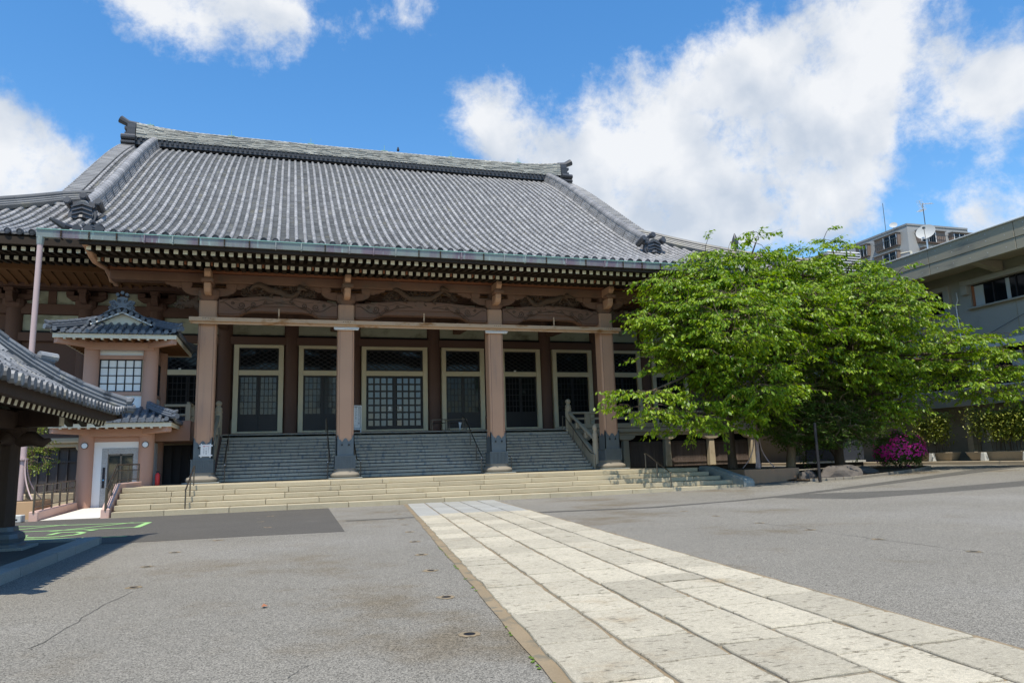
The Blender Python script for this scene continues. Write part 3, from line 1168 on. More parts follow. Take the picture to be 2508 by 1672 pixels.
    # demon-face end tiles at the feet of the descending ridges
    def oni(x, y, z, sc_, name='demon_tile', yaw=0):
        mb = MB()
        pl = [(-.52, 0), (.52, 0), (.58, .3), (.46, .62), (.62, .78), (.3, .92), (0, 1.02), (-.3, .92), (-.62, .78), (-.46, .62), (-.58, .3)]
        mb.prism([(a*sc_, b*sc_) for a, b in pl], 'XZ', -.12*sc_, .14*sc_)
        mb.prism([(a*sc_*.8, b*sc_*.74+.06*sc_) for a, b in pl], 'XZ', -.2*sc_, -.12*sc_)
        for k in range(3):   # raised chevrons and brow
            h = (.30+.2*k)*sc_
            mb.bar((-.4*sc_, -.22*sc_, h-.1*sc_), (0, -.26*sc_, h+.03*sc_), .08*sc_, .06*sc_)
            mb.bar((.4*sc_, -.22*sc_, h-.1*sc_), (0, -.26*sc_, h+.03*sc_), .08*sc_, .06*sc_)
        mb.lathe([(.2*sc_, 0.05*sc_), (.16*sc_, .18*sc_), (.05*sc_, .22*sc_)], (0, -.16*sc_), 8)
        for (a, b) in ((-.62, .86), (0, 1.12), (.62, .86)):
            mb.tube([(a*sc_*.9, .5*sc_, (b-.02)*sc_), (a*sc_, -.3*sc_, b*sc_)], .17*sc_, 10)
            mb.tube([(a*sc_, -.3*sc_, b*sc_), (a*sc_, -.33*sc_, b*sc_)], .13*sc_, 10)
        me = mb.mesh(name, ['tile_dark'], smooth=.5)
        return place(name, me, rf, loc=(x, y, z), rot=(R(-8), 0, yaw))
    for s_ in (-1, 1):
        X = PC+s_*KUD
        oni(X, 34.7, prof(34.7)-.05, .98, yaw=s_*.05)
        # small crouching beast and curled tail tile at the porch corner
        xb = PC+s_*11.6
        oni(xb, 27.0, prof(27)+.02, .42, name='corner_beast', yaw=s_*.3)
        mb = MB()
        mb.tube([(xb+s_*.15, 27.0, prof(27)+.12), (xb+s_*.35, 26.5, prof(26.4)+.14), (xb+s_*.62, 26.15, prof(26.1)+.2), (xb+s_*1.0, 26.0, prof(26.)+.42)], [.15, .14, .12, .05], 8)
        for k in range(3):
            mb.tube([(xb+s_*(.2-.33*k), 26.02, prof(26)+.12), (xb+s_*(.2-.33*k), 25.94, prof(26)+.12)], .13, 10)
        mb.build('corner_tile', ['tile_dark'], rf, smooth=.6)
        # verge row of the porch
        vg = MB()
        for k in range(11):
            y = 26.1+k*.36
            p = pslope(PC+s_*11.85, y)
            vg.tube([(p.x-s_*.2, y, p.z+.06), (p.x+s_*.16, y, p.z+.03)], .085, 8)
        vg.raw('porch_verge', 'tile', rf, smooth=True)
        # hip ornament seen on the right
        p = Vector((PC+s_*(VERGE+3.0), HIPY-3.2, prof(HIPY-3.2)+.85))
        o = MB()
        o.lathe([(.05, p.z-.4), (.2, p.z-.25), (.12, p.z), (.2, p.z+.2), (.14, p.z+.45), (.02, p.z+.75)], (p.x, p.y), 8)
        o.build('hip_finial', ['tile_dark'], rf, smooth=.8)
    # copper gutter along the porch eave
    g = MB()
    gx0, gx1 = -7.67, 18.15
    g.add([(gx0, 25.86, 8.985), (gx1, 25.86, 8.985), (gx1, 25.9, 8.74), (gx0, 25.9, 8.74), (gx0, 26.08, 8.985), (gx1, 26.08, 8.985), (gx1, 26.06, 8.74), (gx0, 26.06, 8.74),
           (gx0, 25.88, 8.985), (gx1, 25.88, 8.985), (gx1, 25.92, 8.77), (gx0, 25.92, 8.77)],
          [(0, 3, 2, 1), (3, 7, 6, 2), (7, 4, 5, 6), (0, 4, 7, 3), (1, 2, 6, 5), (8, 9, 10, 11), (0, 1, 9, 8)])
    gu = g.raw('gutter', 'copper', rf)
    MB().bar((gx0, 25.855, 8.99), (gx1, 25.855, 8.99), .03, .025).raw('gutter_lip', 'verdigris', rf)
    x = gx0+.7
    q = random.Random(4)
    while x < gx1:
        MB().box(x-.02, x+.02, 25.84, 25.87, 8.76, 8.98).box(x-.02, x+.02, 25.84, 26.1, 8.71, 8.735).raw('gutter_clip', 'darkwood' if q.random() < .55 else 'copper', rf)
        x += .83+q.uniform(-.04, .04)


roof()


def eaves():
    # porch soffit: boards above two tiers of rafters
    sf = MB()
    X0, X1 = PC-11.7, PC+11.7
    # upper tier underside: from Y 26.05 z 8.74 back to 27.6 z 8.86; lower tier 27.3..29.3
    sf.add([(X0, 26.0, 8.70), (X1, 26.0, 8.70), (X1, 27.7, 8.87), (X0, 27.7, 8.87)], [(0, 1, 2, 3)])
    sf.add([(X0, 27.45, 8.62), (X1, 27.45, 8.62), (X1, 29.6, 8.98), (X0, 29.6, 8.98)], [(0, 1, 2, 3)])
    sf.add([(X0, 29.6, 8.98), (X1, 29.6, 8.98), (X1, 36.4, 9.95), (X0, 36.4, 9.95)], [(0, 1, 2, 3)])
    sf.box(X0, X1, 25.98, 26.1, 8.6, 8.74)     # eave board
    sf.box(X0, X1, 27.45, 27.56, 8.60, 8.84)    # board over the lower tier ends
    # main eave soffits left and right
    for s_ in (-1, 1):
        a, b = PC+s_*11.75, PC+s_*22
        x0, x1 = min(a, b), max(a, b)
        sf.add([(x0, 30.05, 9.80), (x1, 30.05, 9.80), (x1, 36.4, 10.35), (x0, 36.4, 10.35)], [(0, 1, 2, 3)])
        sf.box(x0, x1, 29.98, 30.12, 9.60, 9.88)
        sf.box(x0, x1, 31.45, 31.56, 9.60, 9.85)
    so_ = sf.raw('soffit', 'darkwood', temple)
    # rafters with pale painted ends
    u = MB()
    u.box(-.072, .072, 0, 1.25, -.14, 0, 0)
    u.add([(-.0725, -.004, -.1405), (.0725, -.004, -.1405), (.0725, -.004, .0005), (-.0725, -.004, .0005), (-.0725, .004, -.1405), (.0725, .004, -.1405), (.0725, .004, .0005), (-.0725, .004, .0005)],
          [(0, 1, 2, 3), (0, 4, 5, 1), (3, 2, 6, 7), (0, 3, 7, 4), (1, 5, 6, 2)], 1)
    rm = u.mesh('rafter', ['darkwood', 'rafter_end'])
    SPX = .293
    n = int((X1-X0-.3)/SPX)
    for i in range(n+1):
        x = X0+.2+i*SPX
        place('rafter', rm, so_, loc=(x, 26.30, 8.64), rot=(R(8), 0, 0))
        place('rafter', rm, so_, loc=(x, 27.6, 8.60), rot=(R(7), 0, 0))
        if i % 3 == 1:
            MB().box(x-.19, x-.12, 27.6, 27.75, 8.52, 8.66).raw('rafter_block', 'redwood', so_)
    for s_ in (-1, 1):
        for i in range(22 if s_ < 0 else 12):
            x = PC+s_*(11.9+i*.3)
            place('rafter', rm, so_, loc=(x, 30.35, 9.6), rot=(R(8), 0, 0))
            place('rafter', rm, so_, loc=(x, 31.6, 9.57), rot=(R(7), 0, 0))
    # curved porch bargeboards
    for s_ in (-1, 1):
        x = PC+s_*11.6
        up_ = [(26.0, 8.92), (26.5, 8.86), (27.0, 8.82), (27.6, 8.82), (28.4, 8.92), (29.4, 9.1), (30.2, 9.2), (31.2, 9.25), (31.5, 9.3)]
        lo_ = [(31.6, 8.62), (31.2, 8.42), (30.9, 8.46), (30.4, 8.38), (30.1, 8.5), (29.5, 8.62), (28.6, 8.5), (27.7, 8.4), (27.15, 8.46), (26.6, 8.6), (26.0, 8.62)]
        MB().prism(up_+lo_, 'YZ', x-.09, x+.09).build('bargeboard', 'pillar', so_, bevel=.03)


eaves()


def porch_frame():
    # pillars with metal shoes on carved stone bases
    for i, x in enumerate(PILX):
        mb = MB()
        h, c = .315, .055
        pl = [(x-h+c, PY-h), (x+h-c, PY-h), (x+h, PY-h+c), (x+h, PY+h-c), (x+h-c, PY+h), (x-h+c, PY+h), (x-h, PY+h-c), (x-h, PY-h+c)]
        mb.prism(pl, 'XY', 1.1, 7.5)
        p = mb.build('pillar', 'pillar', temple, bevel=.012)
        # inset edge grooves
        for sx in (-1, 1):
            MB().box(x+sx*.235-.006, x+sx*.235+.006, PY-h-.004, PY-h+.004, 2.3, 6.6).raw('edge_line', 'beam', p)
        sh = MB()
        hh = h+.02
        sc_ = [(-1, 2.43), (-.9, 2.36), (-.82, 2.38), (-.72, 2.28), (-.62, 2.24), (-.5, 2.22), (-.4, 2.16), (-.3, 2.19), (-.14, 2.27), (0, 2.3)]
        top = [(a*hh, z) for a, z in sc_]+[(-a*hh, z) for a, z in sc_[::-1][1:]]
        for k in range(4):
            face = MB()
            poly = top[::-1]+[(-hh, 1.6), (hh, 1.6)]
            face.prism(poly, 'XZ', -hh, -hh+.03)
            rot = Matrix.Rotation(k*PI/2, 4, 'Z')
            sh.add([tuple(rot @ Vector(v)+Vector((x, PY, 0))) for v in face.v], face.f)
        sh.raw('shoe', 'metalsheath', p)
        rb = MB()
        hh = .375
        rb.box(x-hh+.02, x+hh-.02, PY-hh+.02, PY+hh-.02, 1.13, 1.625)
        for k in range(4):
            for j in range(13):
                a = -hh+.03+j*(2*hh-.06)/12
                w = .018
                if k == 0:
                    rb.box(x+a-w, x+a+w, PY-hh-.005, PY-hh+.03, 1.14, 1.62)
                elif k == 1:
                    rb.box(x+a-w, x+a+w, PY+hh-.03, PY+hh+.005, 1.14, 1.62)
                elif k == 2:
                    rb.box(x-hh-.005, x-hh+.03, PY+a-w, PY+a+w, 1.14, 1.62)
                else:
                    rb.box(x+hh-.03, x+hh+.005, PY+a-w, PY+a+w, 1.14, 1.62)
        rb.box(x-hh-.015, x+hh+.015, PY-hh-.015, PY+hh+.015, 1.60, 1.64)
        rb.raw('shoe_band', 'metalsheath', p)
        for sx in (-.13, .13):
            MB().prism([(x+sx-.03, 2.02), (x+sx+.03, 2.02), (x+sx, 2.1)], 'XZ', PY-h-.06, PY-h).raw('shoe_stud', 'black', p)
        bs = MB()
        bs.lathe([(.40, 1.16), (.40, 1.10), (.44, 1.04), (.52, .99), (.55, .93), (.54, .87), (.47, .81)][::-1], (x, PY), 32, 0, 5)
        bs.build('base', 'basestone', p, smooth=.6)
        MB().box(x-.62, x+.62, PY-.62, PY+.62, .78, .822).build('plinth', 'granite_kerb', p, bevel=.008)
    # rainbow beams between the pillars
    for i in range(3):
        a, b = PILX[i]+.3, PILX[i+1]-.3
        L_ = b-a
        N_ = 24
        topl = [(a+L_*k/N_, 7.56+.20*math.sin(PI*k/N_)) for k in range(N_+1)]
        m = .85
        botl = [(b, 6.97), (b-.55, 6.96), (b-m+.02, 6.99), (b-m-.1, 7.10), (b-m-.3, 7.27), (b-m-.6, 7.30), (a+m+.6, 7.30), (a+m+.3, 7.27), (a+m+.1, 7.10), (a+m-.02, 6.99), (a+.55, 6.96), (a, 6.97)]
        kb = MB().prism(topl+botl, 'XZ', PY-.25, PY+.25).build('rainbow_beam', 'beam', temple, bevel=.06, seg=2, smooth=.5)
        MB().prism([(a+m-.1, 7.5), (b-m+.1, 7.5), (b-m+.1, 7.02), (b-m-.25, 7.13), (b-m-.5, 7.16), (a+m+.5, 7.16), (a+m+.25, 7.13), (a+m-.1, 7.02)], 'XZ', PY-.17, PY+.17).build('beam_soffit', 'beam', kb, bevel=.03)
        # scrolls cut at both ends
        for s_ in (0, 1):
            sg = 1 if s_ == 0 else -1
            ox = a if s_ == 0 else b
            mb = MB()

            def W(u, v):
                return (ox+sg*u, PY-.252, v)

            def spiral(cx_, cz, r0, turns, dirn, start):
                pts = []
                for k in range(int(14*turns)+1):
                    t = k/14*2*PI*dirn+start
                    rr = r0*(1-k/(14*turns)*.85)
                    pts.append(W(cx_+rr*math.cos(t), cz+rr*math.sin(t)))
                return pts
            for pts in (spiral(.86, 7.36, .14, 1.6, 1, 3.6), spiral(1.30, 7.40, .11, 1.5, -1, -1.2), spiral(1.72, 7.50, .08, 1.4, 1, 3.4), spiral(.55, 7.46, .07, 1.3, -1, 0)):
                mb.tube(pts, .02, 5)
            mb.tube([W(.1, 7.45), W(.25, 7.46), W(.4, 7.36), W(.6, 7.22), W(.85, 7.18), W(1.0, 7.24), W(1.05, 7.08)], .02, 5)
            mb.tube([W(1.05, 7.1), W(1.2, 7.26), W(1.45, 7.34), W(1.62, 7.42), W(1.9, 7.46), W(2.15, 7.5), W(2.35, 7.47)], .019, 5)
            mb.tube([W(.95, 7.55), W(1.2, 7.52), W(1.45, 7.56), W(1.7, 7.62), W(2.0, 7.56), W(2.3, 7.5)], .012, 5)
            mb.tube([W(.2, 7.5), W(.4, 7.58), W(.6, 7.57), W(.8, 7.55)], .012, 5)
            mb.raw('carved_scroll', 'carving', kb)
        # pierced animal carving on the beam
        mb = MB()
        q = random.Random(20+i)
        c = (a+b)/2
        y = PY-.1
        wd = 1.35 if i != 1 else 1.5

        def env(u):
            return .62*math.cos(u/wd*PI/2*.96)**.55
        for e in (0, .1):
            mb.tube([(c+u, y+.05, 7.80+env(u)-e*1.2) for u in np.linspace(-wd*.98, wd*.98, 26)], .05, 6)
        body = []
        for k in range(40):
            t = k/39
            u = -wd*.8+1.6*wd*t
            body.append((c+u, y-.08-.05*math.sin(t*9+i), 7.98+.16*math.sin(t*7.5+i*1.3)+.07*math.sin(t*15+i)))
        mb.tube(body, [.05+.09*math.sin(PI*min(1, (k/39)*1.15))**.6 for k in range(40)], 8)
        hd = Vector(body[33])
        mb.lathe([(.02, hd.z-.02), (.11, hd.z+.02), (.13, hd.z+.1), (.08, hd.z+.2), (.02, hd.z+.24)], (hd.x, hd.y-.06), 8)
        mb.tube([hd+Vector((0, -.1, .1)), hd+Vector((.14, -.16, .06)), hd+Vector((.26, -.17, .0))], [.09, .07, .04], 7)
        for k in (8, 14, 21, 27):
            p = Vector(body[k])
            mb.tube([p, p+Vector((.06, -.05, -.12)), p+Vector((-.04, -.06, -.24)), p+Vector((.07, -.1, -.3))], [.06, .05, .04, .03], 6)
        for k in range(64):
            u = q.uniform(-wd, wd)
            zz = 7.80+q.random()*max(.05, env(u)-.03)
            r0 = q.uniform(.05, .12)
            d = q.choice((-1, 1))
            st = q.uniform(0, 6)
            pts = [(c+u+r0*(1-j/14*.8)*math.cos(st+d*j*.75), y+q.uniform(-.1, .04), zz+r0*(1-j/14*.8)*math.sin(st+d*j*.75)) for j in range(13)]
            mb.tube(pts, [.028-.0012*j for j in range(13)], 5)
        mb.box(c-wd*.9, c+wd*.9, y+.06, y+.1, 7.75, 7.86)
        mb.build('animal_carving', 'carving', temple, smooth=.9)
    # bracket sets on each pillar
    for x in PILX:
        b = MB()
        b.lathe([(.26, 7.50), (.34, 7.62), (.37, 7.68), (.37, 7.90)], (x, PY), 4 if False else 16, 0, 7)
        bo = b.build('bracket_block', 'beam', temple, bevel=.01)
        arm = [(-.95, 8.02), (-.95, 7.95), (-.85, 7.84), (-.65, 7.74), (-.4, 7.70), (.4, 7.70), (.65, 7.74), (.85, 7.84), (.95, 7.95), (.95, 8.02)]
        MB().prism([(x+u, v) for u, v in arm], 'XZ', PY-.13, PY+.13).build('bracket_arm', 'beam', bo, bevel=.02)
        for u in (-.78, 0, .78):
            MB().lathe([(.14, 7.97), (.20, 8.07), (.20, 8.19)], (x+u, PY), 12, 0, 7).build('bearing_block', 'beam', bo)
        # scalloped corbel under the long beam
        for s_ in (-1, 1):
            MB().prism([(x+s_*.95, 8.2), (x+s_*1.55, 8.2), (x+s_*1.5, 8.12), (x+s_*1.38, 8.11), (x+s_*1.3, 8.04), (x+s_*1.16, 8.04), (x+s_*1.1, 7.99), (x+s_*.95, 8.0)], 'XZ', PY-.1, PY+.1).raw('corbel', 'beam', bo)
        # forward nose in two tiers
        n1 = [(PY-.3, 7.66), (PY-.62, 7.66), (PY-.80, 7.72), (PY-.9, 7.86), (PY-.92, 8.06), (PY-.3, 8.06)]
        MB().prism(n1, 'YZ', x-.12, x+.12).build('nose_arm', 'pillar', bo, bevel=.03)
        MB().box(x-.21, x+.21, PY-1.0, PY-.58, 8.06, 8.2).build('bearing_block', 'beam', bo, bevel=.02)
        n2 = [(PY-.2, 8.2), (PY-.8, 8.2), (PY-.98, 8.26), (PY-1.08, 8.40), (PY-1.06, 8.56), (PY-.2, 8.56)]
        MB().prism(n2, 'YZ', x-.115, x+.115).build('nose_arm', 'pillar', bo, bevel=.03)
    # side carvings outside the end pillars
    for x, s_ in ((PILX[0], -1), (PILX[3], 1)):
        mb = MB()
        q = random.Random(55)
        mb.tube([(x+s_*.25, PY, 7.25), (x+s_*.55, PY-.02, 7.45), (x+s_*.8, PY-.03, 7.35), (x+s_*1.05, PY, 7.48)], [.2, .19, .15, .1], 8)
        mb.tube([(x+s_*1.0, PY, 7.5), (x+s_*1.15, PY, 7.3), (x+s_*1.25, PY, 7.42)], [.1, .06, .02], 7)
        for k in range(12):
            u, zz, r0 = q.uniform(.35, 1.05), q.uniform(7.2, 7.65), q.uniform(.06, .11)
            st = q.uniform(0, 6)
            mb.tube([(x+s_*(u+r0*(1-j/13)*math.cos(st+j*.8)), PY-.16, zz+r0*(1-j/13)*math.sin(st+j*.8)) for j in range(12)], .025, 5)
        mb.build('nose_carving', 'carving', temple, smooth=.9)
    # long beam carrying the rafters
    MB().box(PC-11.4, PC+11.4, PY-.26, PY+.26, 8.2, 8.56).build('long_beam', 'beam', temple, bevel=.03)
    MB().box(PC-11.4, PC+11.4, PY-.33, PY+.33, 8.563, 8.66).build('rafter_plate', 'redwood', temple)
    # ribbed ceiling of the porch
    rc = MB()
    for k in range(80):
        x = PC-11.3+k*.286
        rc.bar((x, 29.7, 8.86), (x, 32.2, 9.05), .09, .1)
        rc.bar((x, 32.2, 9.05), (x, 36.2, 9.6), .09, .1)
    rc.box(PC-11.4, PC+11.4, 31.3, 31.5, 8.6, 8.75)
    rc.raw('ceiling_ribs', 'ribwood', temple)
    for x in PILX:
        MB().prism([(PY+.3, 7.1), (32, 7.5), (36.2, 7.7), (36.2, 8.2), (32, 8.05), (PY+.3, 7.55)], 'YZ', x-.2, x+.2).build('tie_beam', 'beam', temple, bevel=.04)


porch_frame()

WY = 36.33
GZ = 2.65
GY = 32.7
DOORS = [(-8.26, -6.03), (-5.4, -3.16), (-2.321, -.09), (.597, 2.84), (3.565, 6.829), (7.554, 9.79), (10.66, 12.854), (13.545, 15.805), (16.5, 18.717), (19.4, 21.6)]
COLX = [-11.4, -8.60, -5.72, -2.74, .25, 3.20, 7.19, 10.22, 13.20, 16.15, 19.05, 22.0]


def temple_wall():
    MB().box(-13.6, 24, WY+.32, WY+.7, PLZ, 10.2).raw('wall', 'wallbrown', temple)
    # side walls and back so the hall is a solid building
    MB().box(-13.6, 24, 66, 66.4, 0, 10.2).box(-13.6, -13.3, WY+.3, 66.2, 0, 10.2).box(23.7, 24, WY+.3, 66.2, 0, 10.2).raw('rear_wall', 'wallbrown', temple)
    for x in COLX:
        MB().lathe([(.33, GZ), (.33, 8.55)], (x, WY+.24), 18).build('wall_column', 'wallbrown', temple, smooth=.6)
        b = MB()
        b.lathe([(.3, 8.5), (.42, 8.62), (.42, 8.86)], (x, WY+.2), 16, 0, 7)
        b.prism([(x-.8, 9.12), (x-.8, 9.05), (x-.6, 8.9), (x-.3, 8.86), (x+.3, 8.86), (x+.6, 8.9), (x+.8, 9.05), (x+.8, 9.12)], 'XZ', WY-.02, WY+.3)
        for u in (-.64, 0, .64):
            b.box(x+u-.16, x+u+.16, WY-.1, WY+.3, 9.12, 9.3)
        b.prism([(WY+.1, 8.66), (WY-.5, 8.7), (WY-.7, 8.86), (WY-.72, 9.1), (WY+.1, 9.1)], 'YZ', x-.13, x+.13)
        b.box(x-.18, x+.18, WY-.8, WY-.42, 9.1, 9.26)
        b.build('wall_bracket', 'wallbrown', temple, bevel=.015)
    MB().box(-13.5, 24, WY+.02, WY+.34, 7.05, 7.42).build('lintel_beam', 'wallbrown', temple, bevel=.02)
    MB().box(-13.5, 24, WY+.16, WY+.33, 7.422, 7.52).raw('shadow_strip', 'black', temple)  # black strip put in for the shade between beam and plaster
    MB().box(-13.5, 24, WY+.06, WY+.36, 8.26, 8.72).build('upper_beam', 'wallbrown', temple, bevel=.02)
    MB().box(-13.5, 24, WY-.05, WY+.36, 9.36, 9.52).raw('bracket_beam', 'wallbrown', temple)
    MB().box(-13.5, 24, WY+.1, WY+.36, 9.53, 9.62).raw('pale_strip', 'plaster', temple)
    MB().box(-13.5, 24, WY-.9, WY-.7, 9.30, 9.46).raw('outer_purlin', 'wallbrown', temple)
    # plaster panels between the columns, two tiers
    for i in range(len(COLX)-1):
        a, b = COLX[i]+.3, COLX[i+1]-.3
        MB().box(a, b, WY+.25, WY+.345, 7.53, 8.25).build('plaster_panel', 'plaster', temple, bevel=.01)
        m = (a+b)/2
        for (p, q_) in ((a, m-.17), (m+.17, b)):
            e0 = .28 if p == a else .0
            e1 = .28 if q_ == b else .0
            pl = [(p, 8.74), (q_, 8.74), (q_, 9.0 if e1 else 9.33), (q_-e1, 9.12 if e1 else 9.33), (q_-e1, 9.33), (p+e0, 9.33), (p+e0, 9.12 if e0 else 9.33), (p, 9.0 if e0 else 9.33)]
            pl2 = []
            for t in pl:
                if not pl2 or (abs(t[0]-pl2[-1][0])+abs(t[1]-pl2[-1][1])) > 1e-4:
                    pl2.append(t)
            MB().prism(pl2, 'XZ', WY+.25, WY+.34).raw('plaster_panel', 'plaster', temple)
        MB().box(m-.16, m+.16, WY+.2, WY+.345, 8.73, 9.35).raw('strut', 'wallbrown', temple)
    # cove ribs under the main eaves on both flanks
    rb = MB()
    for s_ in (-1, 1):
        for k in range(22):
            x = PC+s_*(11.5+k*.4)
            pts = [(x, 33.4, 9.62), (x, 34.2, 9.6), (x, 35.0, 9.5), (x, 35.6, 9.34)]
            for i in range(3):
                rb.bar(pts[i], pts[i+1], .14, .1)
        x0, x1 = sorted((PC+s_*11.2, PC+s_*21))
        rb.add([(x0, 33.3, 9.7), (x1, 33.3, 9.7), (x1, 35.7, 9.4), (x0, 35.7, 9.4)], [(0, 1, 2, 3)])
        rb.box(x0, x1, 33.1, 33.35, 9.45, 9.72)
    rb.raw('cove_ribs', 'ribwood', temple, kind='stuff')
    # gallery, threshold, stairs
    MB().box(-13, 24, GY, WY+.4, GZ-.2, GZ).build('gallery_floor', 'sandstone', temple, bevel=.02)
    MB().box(-13, 24, WY-.25, WY+.3, GZ+.002, GZ+.21).build('threshold', 'beam', temple, bevel=.01)
    MB().box(-2.45, 12.8, GY+.1, WY-.2, GZ+.001, GZ+.03).raw('gallery_paving', 'stair_stone', temple)
    n = 14
    y0 = 29.72
    tr = (GY-y0)/(n-1)
    rs = (GZ-PLZ)/n
    q = random.Random(9)
    for k in range(n):
        x = -2.45
        ends = [x]
        while ends[-1] < 12.75:
            ends.append(ends[-1]+q.uniform(2.2, 3.1))
        ends[-1] = 12.75
        for j in range(len(ends)-1):
            mb = MB()
            yk = y0+tr*k
            mb.box(ends[j]+.002, ends[j+1]-.002, yk, yk+tr-.01, PLZ+rs*k+.026, PLZ+rs*(k+1))
            mb.build('stair_stone', 'stair_stone', temple, bevel=.008)
        MB().box(-2.44, 12.74, yk+.03, yk+tr+.04, PLZ+rs*k, PLZ+rs*(k+1)-.004).raw('stair_bed', 'black', temple)
    MB().box(-2.45, 12.75, 31.5, GY+.1, PLZ-.3, 1.6).raw('stair_core', 'black', temple)


temple_wall()


def door_bays():
    ZB, ZT = GZ+.215, 7.03
    for bi, (a, b) in enumerate(DOORS):
        centre = (bi == 4)
        fr = MB()
        fwid = .225
        yf = WY-.02
        zt0, zt1 = 5.58, 5.82

        def fbox(x0, x1, z0, z1, yy=0.):
            fr.box(x0, x1, yf+yy, yf+.34, z0, z1)
        fbox(a, a+fwid, ZB, ZT-.151)
        fbox(b-fwid, b, ZB, ZT-.151)
        fbox(a, b, ZT-.15, ZT, .004)
        fbox(a+fwid, b-fwid, zt0, zt1, .03)
        fbox(a+fwid, b-fwid, ZB, ZB+.09, .03)
        bay = fr.build('door_bay', 'frame_stone', temple, bevel=.008)
        ia, ib = a+fwid, b-fwid
        MB().box(ia, ib, yf+.25, yf+.3, ZB, ZT-.15).raw('interior_shade', 'black', bay)  # black panel stands for the unlit hall behind the door
        # diamond lattice over the transom
        lt = MB()
        zz0, zz1 = zt1, ZT-.15
        lt.box(ia, ib, yf+.12, yf+.18, zz0, zz0+.07).box(ia, ib, yf+.12, yf+.18, zz1-.07, zz1).box(ia, ia+.07, yf+.12, yf+.18, zz0+.07, zz1-.07).box(ib-.07, ib, yf+.12, yf+.18, zz0+.07, zz1-.07)
        H = zz1-zz0-.14
        dx = .36
        sl_ = 1.75
        x = ia-H*sl_
        while x < ib:
            for sg in (0, 1):
                p = [(x, zz0+.07), (x+H*sl_, zz1-.07)] if sg == 0 else [(x, zz1-.07), (x+H*sl_, zz0+.07)]
                (xa, za), (xb, zb) = p
                # clip to the opening
                f0 = max(0, (ia+.07-xa)/(xb-xa))
                f1 = min(1, (ib-.07-xa)/(xb-xa))
                if f1-f0 > .03:
                    lt.bar((xa+(xb-xa)*f0, yf+.15+.012*sg, za+(zb-za)*f0), (xa+(xb-xa)*f1, yf+.15+.012*sg, za+(zb-za)*f1), .03, .035, 0, (0, 1, 0))
            x += dx
        lt.raw('transom_lattice', 'doorframe', bay)
        MB().box(ia, ib, yf+.2, yf+.21, zz0, zz1).raw('transom_pane', 'glass_dark', bay)
        # two leaves of small panes over a boarded foot
        zd0, zd1 = ZB+.09, zt0
        mid = (ia+ib)/2
        big = 7 if centre else 6
        zp0 = 3.74 if not centre else zd0+.14
        detail = 2 <= bi <= 7
        wp = (ib-ia)/2
        cols = 4
        mg = .075
        pw = (wp-2*mg)/cols
        zt_ = zd1-.06
        ph = (zt_-zp0)/big
        bx = .032 if not centre else .085
        pm = MB().box(-(pw/2-bx/2), pw/2-bx/2, 0, .008, -(ph/2-bx/2), ph/2-bx/2).mesh('pane', ['glass_sky_tint' if centre else ('glass_grey' if bi in (2, 3) else 'glass_dark')])
        allp = MB()
        for lf in (0, 1):
            x0 = ia if lf == 0 else mid+.003
            x1 = mid-.003 if lf == 0 else ib
            y = yf+.13+.035*lf
            lm = MB()
            lm.box(x0, x0+mg, y, y+.05, zd0, zd1).box(x1-mg, x1, y, y+.05, zd0, zd1)
            lm.box(x0+mg, x1-mg, y, y+.05, zt_, zd1).box(x0+mg, x1-mg, y, y+.05, zd0, zd0+.08)
            for c in range(1, cols):
                xx = x0+mg+pw*c
                lm.box(xx-bx/2, xx+bx/2, y+.008, y+.04, zp0, zt_)
            for r in range(0, big):
                zz = zp0+ph*r
                lm.box(x0+mg, x1-mg, y+.004, y+.044, zz-bx/2, zz+bx/2)
            leaf = lm.raw('door_leaf', 'doorframe', bay)
            if not centre:
                MB().box(x0+mg, x1-mg, y+.015, y+.03, zd0+.08, zp0-bx/2).raw('door_board', 'doorwood', bay)
            else:
                MB().box(x0+mg, x1-mg, y+.01, y+.04, zd0+.08, zp0-bx/2).raw('kick_board', 'doorframe', bay)
            for c in range(cols):
                for r in range(big):
                    px, pz = x0+mg+pw*(c+.5), zp0+ph*(r+.5)
                    if detail:
                        place('pane', pm, bay, loc=(px, y+.02, pz), rot=(rnd.uniform(-.012, .012), 0, rnd.uniform(-.012, .012)))
                    else:
                        allp.box(px-pw/2+bx/2, px+pw/2-bx/2, y+.02, y+.028, pz-ph/2+bx/2, pz+ph/2-bx/2)
        if not detail:
            allp.raw('door_glass', 'glass_dark', bay, kind='stuff')
        if centre:
            for sx in (-.17, .17):
                o = MB()
                o.tube([(mid+sx*1.5, yf+.118, 4.0), (mid+sx*1.5, yf+.126, 4.0)], .07, 14)
                o.box(mid+sx*1.5-.06, mid+sx*1.5+.06, yf+.118, yf+.124, 3.88, 3.91)
                o.raw('door_sticker', 'white', bay)
        if bi in (1, 6):
            MB().box(ia+.5, ia+.6, yf-.02, yf+.06, zt1+.001, zt1+.07).raw('door_camera', 'white', bay)
    # under-gallery: stone posts, dark boarded panels
    for x in (-12.5, -9.9, -7.3, 13.6, 15.9, 18.17, 20.65, 23.1):
        MB().prism([(x-.17, PLZ-.02 if x > 0 else .25), (x+.17, PLZ-.02 if x > 0 else .25), (x+.145, 2.1), (x-.145, 2.1)], 'XZ', 32.85, 33.15).build('gallery_post', 'sandstone', temple, bevel=.02)
        MB().prism([(x-.5, 2.3), (x-.48, 2.22), (x-.36, 2.12), (x-.2, 2.07), (x+.2, 2.07), (x+.36, 2.12), (x+.48, 2.22), (x+.5, 2.3)], 'XZ', 32.8, 33.2).build('gallery_bracket', 'sandstone', temple, bevel=.02)
    MB().box(-13, 24, 32.82, 33.2, 2.3, GZ-.201).build('gallery_beam', 'sandstone', temple, bevel=.02)
